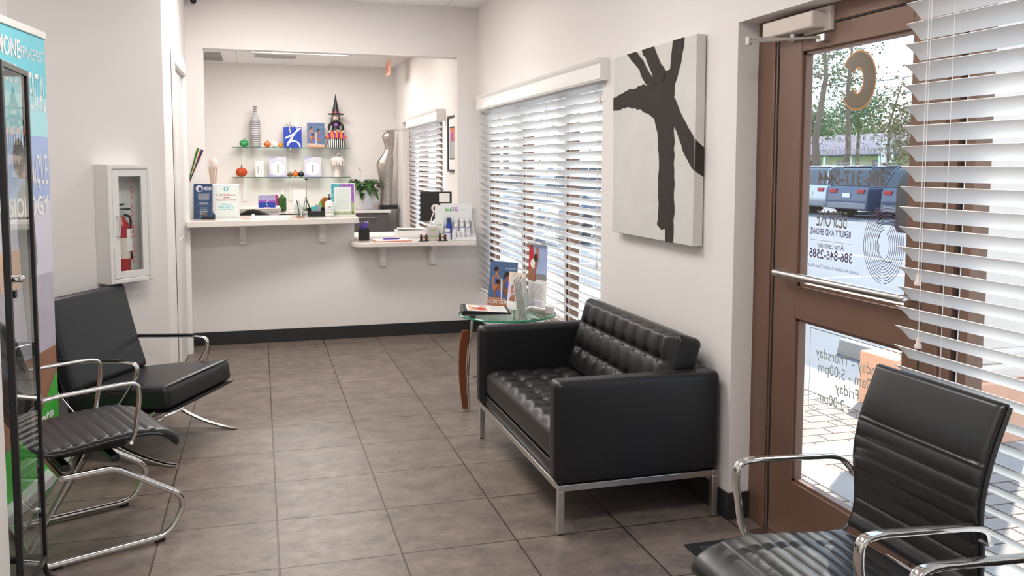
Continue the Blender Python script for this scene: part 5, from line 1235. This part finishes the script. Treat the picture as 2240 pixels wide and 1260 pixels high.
t = thing('wire_stem', 'thin dark plant stake behind the blank white card', 'stake', (1.01, 4.99, .8905)); g = MB(); g.cyl((0, 0, 0), .03, .03, 'black'); g.tube([(0, 0, .03), (0, 0, .42)], .004, 'black', 6); g.ball((0, 0, .42), .018, .012, .012, 'black'); g.build('stake', t)
t = thing('filigree_lamp', 'white filigree lamp glowing at the left edge of the opening', 'lamp', (-.035, 2.5, 1.0555))
g = MB(); g.lathe([(.05, 0), (.055, .01), (.04, .06), (.022, .16), (.022, .25), (.038, .36), (.048, .44), (.040, .50), (.028, .505)], 'cream', 20)
for k_ in range(12):
    a_ = 2*PI*k_/12; g.tube([(.042*math.cos(a_), .042*math.sin(a_), .06), (.024*math.cos(a_+.5), .024*math.sin(a_+.5), .20), (.049*math.cos(a_+1), .049*math.sin(a_+1), .42)], .0035, 'stucco', 5)
g.build('stand', t, sharp=60)
l = bpy.data.lights.new('lamp_glow', 'POINT'); l.energy = 5; l.shadow_soft_size = .04; l.color = (1, .72, .5); lo = bpy.data.objects.new('lamp_glow', l); C.objects.link(lo); lo.location = (.02, .09, .40); lo.parent = t
# framed print on the reception right wall
t = thing('framed_print', 'black framed print with orange and grey abstract figure beside the reception window', 'picture', (2.288, 1.66, 1.43))
g = MB()
for a_, b_ in (((-.02, -.24, 0), (0, .24, .022)), ((-.02, -.24, .538), (0, .24, .56)), ((-.02, -.24, .022), (0, -.218, .538)), ((-.02, .218, .022), (0, .24, .538))): g.box(a_, b_, 'black')
g.build('frame', t, bevel=.001)
g = MB(); g.box((-.008, -.218, .022), (0, .218, .538), 'paper'); p = Panel(g, (-.0083, .218, .022), (0, -1, 0), (0, 0, 1)); p.rect(.05, .10, .38, .43, M['black'], 1); p.rect(.065, .115, .365, .415, M['lgrey'], 2); p.rect(.09, .28, .34, .415, M['orange'], 3); p.ell(.17, .33, .05, .05, M['magenta'], 4)
for i in range(6): p.stroke([(.10+.045*i, .12), (.09+.05*i, .28)], .012, M['txtgrey'], 4)
g.build('artwork', t, fixn=False)

# ================================================================== EXTERIOR
mb = MB(); mb.box((XR2, -14, -.30), (4.38, 40, -.02), 'paver'); o = struct(mb.build('floor_pavement'), 'concrete paver walkway outside the entrance', 'pavement')
g = MB().use('concrete')
for xa, xb in ((2.95, 3.14), (3.95, 4.38)): g.box((xa, -14, -.02), (xb, 40, -.016))
for yy in (-8.2, -5.6, -3.0, -.4, 2.2, 4.8): g.box((3.14, yy-.1, -.02), (3.95, yy+.1, -.016)); g.box((XR2, yy-.1, -.02), (2.95, yy+.1, -.016))
struct(g.build('trim_2'), 'pale concrete bands in the walkway', 'pavement')
g = MB(); g.box((4.38, -14, -.35), (30.5, 60, -.15), 'asphalt'); struct(g.build('floor_parking'), 'grey asphalt parking lot outside the entrance', 'parking lot')
g = MB().use('paint')
for yy in (-6.4, -3.8, -1.15, 1.5, 4.1, 6.8, 9.4, 12, 14.6): g.box((5.6, yy-.05, -.15), (10.8, yy+.05, -.147))
for yy in (4.8, 7.5, 10.2, 12.9, 15.6, 18.3, 21, 23.7): g.box((18, yy-.05, -.15), (23.5, yy+.05, -.147))
g.box((10.95, -10, -.15), (11.1, 50, -.146))
struct(g.build('trim_3'), 'white painted parking lines', 'road marking')
g = MB(); g.box((30.5, -30, -.35), (110, 130, -.05), 'grass'); struct(g.build('floor_lawn'), 'green lawn strip beyond the parking lot', 'lawn')
# porch column on peach pedestal
t = thing('porch_column', 'cream square porch column with moulded base outside the entrance', 'column', (4.42, -2.82, -.02))
g = MB(); g.box((-.21, -.22, .50), (.21, .22, 3.3), 'stucco'); g.build('shaft', t, bevel=.004)
g = MB(); g.box((-.25, -.26, .42), (.25, .26, .50), 'stucco'); g.box((-.29, -.30, .34), (.29, .30, .42), 'stucco'); g.build('base_moulding', t, bevel=.02, seg=3)
g = MB(); g.prism([(-.30, 2.50), (.30, 2.50), (.30, 2.36), (.26, 2.30), (.235, 2.20), (.235, 2.13), (-.235, 2.13), (-.235, 2.20), (-.26, 2.30), (-.30, 2.36)], -.28, .28, 'stucco', ax='y'); g.build('capital', t)
g = MB(); g.box((-.33, -.34, 0), (.33, .60, .34), 'peach'); g.build('pedestal', t, bevel=.01)
t = thing('wall_lantern', 'dark bronze lantern on the porch column seen through the door glass', 'lantern', (4.12, -2.66, 1.10))
g = MB(); g.prism([(-.07, 0), (.07, 0), (.09, .03), (.09, .27), (.06, .33), (0, .38), (-.06, .33), (-.09, .27), (-.09, .03)], -.09, .09, 'bronze', ax='y'); g.build('body', t, bevel=.004); g = MB(); g.box((.07, -.03, .15), (.0895, .03, .25), 'bronze'); g.build('arm', t)
t = thing('hanging_sign_panel', 'dark bronze sign panel fixed high on the porch column', 'sign', (4.20, -2.56, 1.62)); g = MB(); g.box((-.02, -.05, 0), (.008, .05, .52), 'bronze'); g.build('panel', t, bevel=.003)
for i, (x_, y_, lab) in enumerate(((5.35, -1.32, 'concrete wheel stop nearest the door'), (5.35, 3.0, 'concrete wheel stop beyond the nearest one'), (5.35, -5.4, 'concrete wheel stop in front of the dark car by the blinds'))):
    g = MB(); g.prism([(-.09, 0), (.09, 0), (.06, .13), (-.06, .13)], -.9, .9, 'concrete', ax='y'); o = g.build('wheel_stop', loc=(x_, y_, -.15), bevel=.01); tag(o, lab, 'wheel stop', 'concrete wheel stops')

def car(kind, loc, rz, paint, label):
    t = thing('car', label, 'car', loc, rz, 'parked cars')
    L_, Wd, Hh = (4.6, 1.84, 1.66) if kind == 'suv' else (4.6, 1.80, 1.43)
    # side outline (x forward from the rear), body then glasshouse
    if kind == 'suv':
        low = [(0, .42), (.03, .30), (.35, .24), (4.2, .24), (4.55, .32), (4.6, .55), (4.5, .80), (4.2, .92), (3.35, 1.02), (.12, 1.05), (.02, .85)]
        top = [(.10, 1.03), (.28, 1.50), (.45, 1.62), (1.2, 1.66), (2.5, 1.62), (3.35, 1.02)]
    else:
        low = [(0, .45), (.05, .30), (.35, .22), (4.2, .22), (4.55, .30), (4.6, .52), (4.45, .72), (3.9, .84), (3.3, .92), (.75, .98), (.08, .92)]
        top = [(.70, .97), (1.25, 1.33), (1.7, 1.42), (2.4, 1.42), (3.30, .92)]
    def loft(g, pts, w0, w1, zsplit, mt, n=1):
        y_ = w0/2; z0_, z1_ = min(p[1] for p in pts), max(p[1] for p in pts)
        f_ = lambda z: (w0+(w1-w0)*((z-z0_)/(z1_-z0_))**1.3)/2
        vs = [(x, -f_(z), z) for x, z in pts]+[(x, f_(z), z) for x, z in pts]; m_ = len(pts)
        g.add(vs, [tuple(range(m_)), tuple(reversed(range(m_, 2*m_)))]+[(i, i+m_, (i+1) % m_+m_, (i+1) % m_) for i in range(m_)], mt)
    g = MB(); loft(g, low, Wd, Wd-.06, 0, paint); g.build('body', t, bevel=.05, seg=3)
    g = MB(); loft(g, top, Wd-.10, Wd-.46, 0, 'carglass'); gh = g.build('windows', t, bevel=.02)
    g = MB(); a_ = max(p[1] for p in top); xs = [p[0] for p in top if p[1] > a_-.06]
    g.box((min(xs)+.02, -Wd/2+.25, a_-.02), (max(xs)-.05, Wd/2-.25, a_+.012), paint)
    for s in (-1, 1):
        pts = [(p[0], s*((Wd-.10)/2-.005-(.18 if p[1] > 1.2 else .0)), p[1]+.004) for p in top]; g.tube(pts, .028, paint, 6)
        g.tube([(2.0, s*(Wd/2-.075), 1.0), (1.9, s*(Wd/2-.235), a_-.03)], .03, paint, 6)
    g.build('roof', t, bevel=.01)
    for xx in (.85, 3.70):
        for s in (-1, 1):
            X = T3(xx, s*(Wd/2-.11), .335) @ RX(R(90)); wq = MB(); wq.lathe([(.20, -.115), (.31, -.11), (.335, -.08), (.335, .08), (.31, .11), (.20, .115)], 'rubber', 28, X=X); wl = wq.build('wheel', t)
            wq = MB(); wq.lathe([(.205, -.10), (.20, -.117), (.05, -.10), (0, -.10)] if s > 0 else [(.205, .10), (.20, .117), (.05, .10), (0, .10)], 'steel', 20, X=X)
            for k_ in range(5):
                a2 = 2*PI*k_/5; wq.tube([X @ V((0, 0, -.118*s)), X @ V((.19*math.cos(a2), .19*math.sin(a2), -.118*s))], .02, 'steel', 6)
            wq.build('rim', wl)
            wq = MB(); wq.lathe([(.37, -.11*s), (.37, -.128*s), (.33, -.128*s)], 'black', 28, X=X); wq.build('wheel_arch', t)
    for s in (-1, 1):
        g = MB(); g.box((-.012, s*.62-.16, .80), (.10, s*.62+.16, .93), 'red'); g.build('tail_light', t, bevel=.02)
        g = MB(); g.box((4.45, s*.64-.18, .60), (4.57, s*.64+.18, .72), 'paper'); g.build('headlight', t, bevel=.02)
        g = MB(); g.ball((3.05, s*(Wd/2+.06), 1.0), .07, .09, .07, paint); g.build('mirror', t)
    g = MB(); g.box((-.018, -.16, .66), (.01, .16, .80), 'paper'); g.build('licence_plate', t, bevel=.004)
    g = MB(); g.box((-.03, -.86, .30), (.06, .86, .50), 'grey'); g.build('rear_bumper', t, bevel=.03); g = MB(); g.box((4.52, -.6, .35), (4.63, .6, .55), 'black'); g.build('grille', t, bevel=.02)
    return t
car('suv', (18.8, 19.4, -.15), 0, 'carsilver', 'silver grey car at the far left of the door view, mostly hidden by the frame')
car('suv', (18.5, 17.0, -.15), R(4), 'carblue', 'slate blue sport utility car, left of the blue pair in the door glass')
car('suv', (18.4, 14.3, -.15), R(4), 'carblue', 'slate blue car right of the pair behind the door glass')
car('sedan', (18.4, 11.4, -.15), R(2), 'carsilver', 'silver sedan in the far row seen through the blinds')
car('sedan', (18.6, 6.0, -.15), R(0), 'cardark', 'dark sedan at the far row right end, seen through the blinds')
car('suv', (18.6, 24.8, -.15), R(0), 'cardark', 'dark sport utility car in the far row beyond the silver car')
car('sedan', (10.9, -2.55, -.15), R(180), 'cardark', 'dark car parked close behind the blinds at the right')
car('sedan', (10.9, 11.2, -.15), R(180), 'carblue', 'blue sedan parked in front of the far blinds')
car('suv', (10.9, 16.0, -.15), R(180), 'carsilver', 'silver sport utility car in the near row behind the far blinds')
car('sedan', (10.9, 21.5, -.15), R(180), 'cardark', 'dark sedan at the far end of the near row')

# low building across the lot
t = thing('commercial_building', 'long low building with violet grey roof across the parking lot', 'building', (58, 40, -.05))
g = MB(); g.box((0, -45, 0), (14, 45, 2.7), 'stucco'); g.build('wall', t)
g = MB(); g.prism([(-2.4, 2.6), (-2.4, 2.75), (2, 4.9), (14, 4.9), (14, 2.6)], -46, 46, 'roofv', ax='y'); g.build('roof', t)
g = MB()
for i in range(22): g.box((-2.2, -44+i*4.1, 0), (-1.9, -43.7+i*4.1, 2.6), 'trimw')
g.build('porch_posts', t)
for i in range(16): g = MB(); g.box((-.05, -42+i*5.4, .5), (0, -39.4+i*5.4, 2.2), 'carglass'); g.build('window', t)
g = MB(); rng = random.Random(3)
vs = []
for i in range(5200):
    x_ = 44.2+rng.uniform(-.6, .6); y_ = rng.uniform(-12, 78); z_ = rng.uniform(0, .95); s_ = .13; q = V((x_, y_, z_)); a_ = V((rng.uniform(-1, 1), rng.uniform(-1, 1), rng.uniform(-1, 1))).normalized()*s_; b_ = V((rng.uniform(-1, 1), rng.uniform(-1, 1), rng.uniform(-1, 1))).normalized()*s_
    vs += [q, q+a_, q+b_]
g.add(vs, [(3*i, 3*i+1, 3*i+2) for i in range(len(vs)//3)], 'grass'); g.box((43.75, -12, 0), (44.65, 78, .85), 'grass')
tag(g.build('hedge', loc=(0, 0, -.05), fixn=False), 'clipped green hedge in front of the low building', 'hedge')
# orange and white road signs
t = thing('road_sign', 'small white road sign with an orange plate beyond the parked cars', 'sign', (31.2, 30.6, -.05)); g = MB(); g.cyl((0, 0, 0), .04, 2.6, 'grey'); g.build('post', t); g = MB(); g.box((-.05, -.45, 1.75), (-.02, .45, 3.0), 'white'); g.build('plate', t); g = MB(); p = Panel(g, (-.055, .45, 1.75), (0, -1, 0), (0, 0, 1)); p.stroke([(.3, .9), (.6, .9), (.45, .3)], .12, M['black'], 2); g.build('symbol', t, fixn=False); g = MB(); g.ball((-.04, 0, 1.25), .02, .42, .42, 'orange'); g.build('orange_plate', t)

def tree(x, y, h_, cr_, dens, mt, label, trunk=.16, base=.35, kind=0, seed=1, name='tree'):
    rg = random.Random(seed); t = thing(name, label, 'tree', (x, y, -.05))
    g = MB(); pts = [V((0, 0, 0)), V((rg.uniform(-.2, .2), rg.uniform(-.2, .2), h_*.3)), V((rg.uniform(-.3, .3), rg.uniform(-.3, .3), h_*.62)), V((rg.uniform(-.4, .4), rg.uniform(-.4, .4), h_*.92))]
    g.tube(pts, trunk, 'bark', 10, taper=[1.2, 1, .75, .3]); tips = [pts[2], pts[3]]
    for i in range(9):
        q = rg.uniform(base, .9); b0 = pts[0].lerp(pts[3], q); a_ = rg.uniform(0, 2*PI); Lb = cr_*rg.uniform(.5, 1)*(1.15-q*.4)
        b1 = b0+V((math.cos(a_)*Lb*.6, math.sin(a_)*Lb*.6, Lb*.35)); b2 = b0+V((math.cos(a_)*Lb, math.sin(a_)*Lb, Lb*.5)); g.tube([b0, b1, b2], trunk*.35, 'bark', 6, taper=[1, .7, .3]); tips += [b1, b2]
    g.build('trunk', t)
    vs = []
    for i in range(dens):
        c_ = rg.choice(tips); sp_ = cr_*.42; q = c_+V((rg.gauss(0, sp_), rg.gauss(0, sp_), rg.gauss(0, sp_*.7)))
        s_ = (.12+.11*max(0, cr_-1.6))*rg.uniform(.5, 1.2)
        a_ = V((rg.uniform(-1, 1), rg.uniform(-1, 1), rg.uniform(-1, 1))).normalized()*s_; b_ = V((rg.uniform(-1, 1), rg.uniform(-1, 1), rg.uniform(-1, 1))).normalized()*s_
        vs += [q, q+a_, q+a_*.8+b_, q+b_]
    g = MB(); g.add(vs, [(4*i, 4*i+1, 4*i+2, 4*i+3) for i in range(len(vs)//4)], mt); g.build('crown', t, fixn=False)
    return t
TR = [(28.0, 31.8, 9.8, 1.6, 1200, 'foliage', 'tall slim tree with bare trunk at the left of the door glass', .17, .60),
      (29.6, 31.7, 8.8, 1.2, 700, 'foliage', 'second slim tree just right of the leftmost one in the door glass', .14, .62),
      (26.0, 24.1, 5.3, .95, 1400, 'foliage2', 'sparse autumn tree at the right of the door glass', .07, .36),
      (45.5, 51.5, 7.2, 1.9, 3000, 'foliage', 'dense green tree in the middle of the door glass before the building', .16, .66),
      (46.5, 58.5, 6.8, 1.8, 2600, 'foliage', 'dense green tree in front of the building, left of the middle one', .16, .66),
      (80, 104, 7.5, 4.5, 3600, 'foliage', 'dark tree rising behind the building at the far left of the door glass', .3, .25),
      (80, 92, 7.0, 4.5, 3600, 'foliage2', 'dark tree rising behind the building, second from the left', .3, .25),
      (80, 80, 7.2, 4.5, 3600, 'foliage', 'dark tree rising behind the building at the right of the door glass', .3, .25),
      (29, 11.0, 7, 1.9, 2000, 'foliage2', 'yellow green tree seen between the near blind slats', .2, .3),
      (35.5, 4.0, 8, 2.4, 2400, 'foliage', 'green tree seen through the right part of the near blinds', .2, .3),
      (35.5, -5.0, 8, 2.4, 2200, 'foliage', 'green tree at the right end of the lawn', .2, .3),
      (25.5, 46, 8, 2.4, 2400, 'foliage', 'green tree seen through the far blinds, right side', .2, .3),
      (16, 48, 8, 2.4, 2400, 'foliage', 'green tree seen through the far blinds, left side', .2, .3)]
for i, (x_, y_, h_, c_, d_, mt_, lab, tr_, ba_) in enumerate(TR): tree(x_, y_, h_, c_, d_, mt_, lab, tr_, ba_, seed=i+1)
for k_, (z_, zz) in enumerate(((6.3, 6.0), (5.5, 5.25))):
    g = MB(); g.tube([(29.5, 60+0*k_, z_+.2), (30.5, 30, zz-.2), (31.5, -5, z_+.2)], .025, 'grey', 6); o = g.build('power_line'); tag(o, ['upper power line crossing the sky beyond the lot', 'lower power line crossing the sky beyond the lot'][k_], 'cable')
for i, yy in enumerate((-5.2, 60.2)):
    g = MB(); g.cyl((0, 0, 0), .14, 7.2, 'bark'); g.box((-.1, -.6, 6.4), (.1, .6, 6.6), 'bark'); o = g.build('utility_pole', loc=(31.5 if i == 0 else 29.5, yy, -.05)); tag(o, ['wooden utility pole at the near end of the power lines', 'wooden utility pole at the far end of the power lines'][i], 'pole')
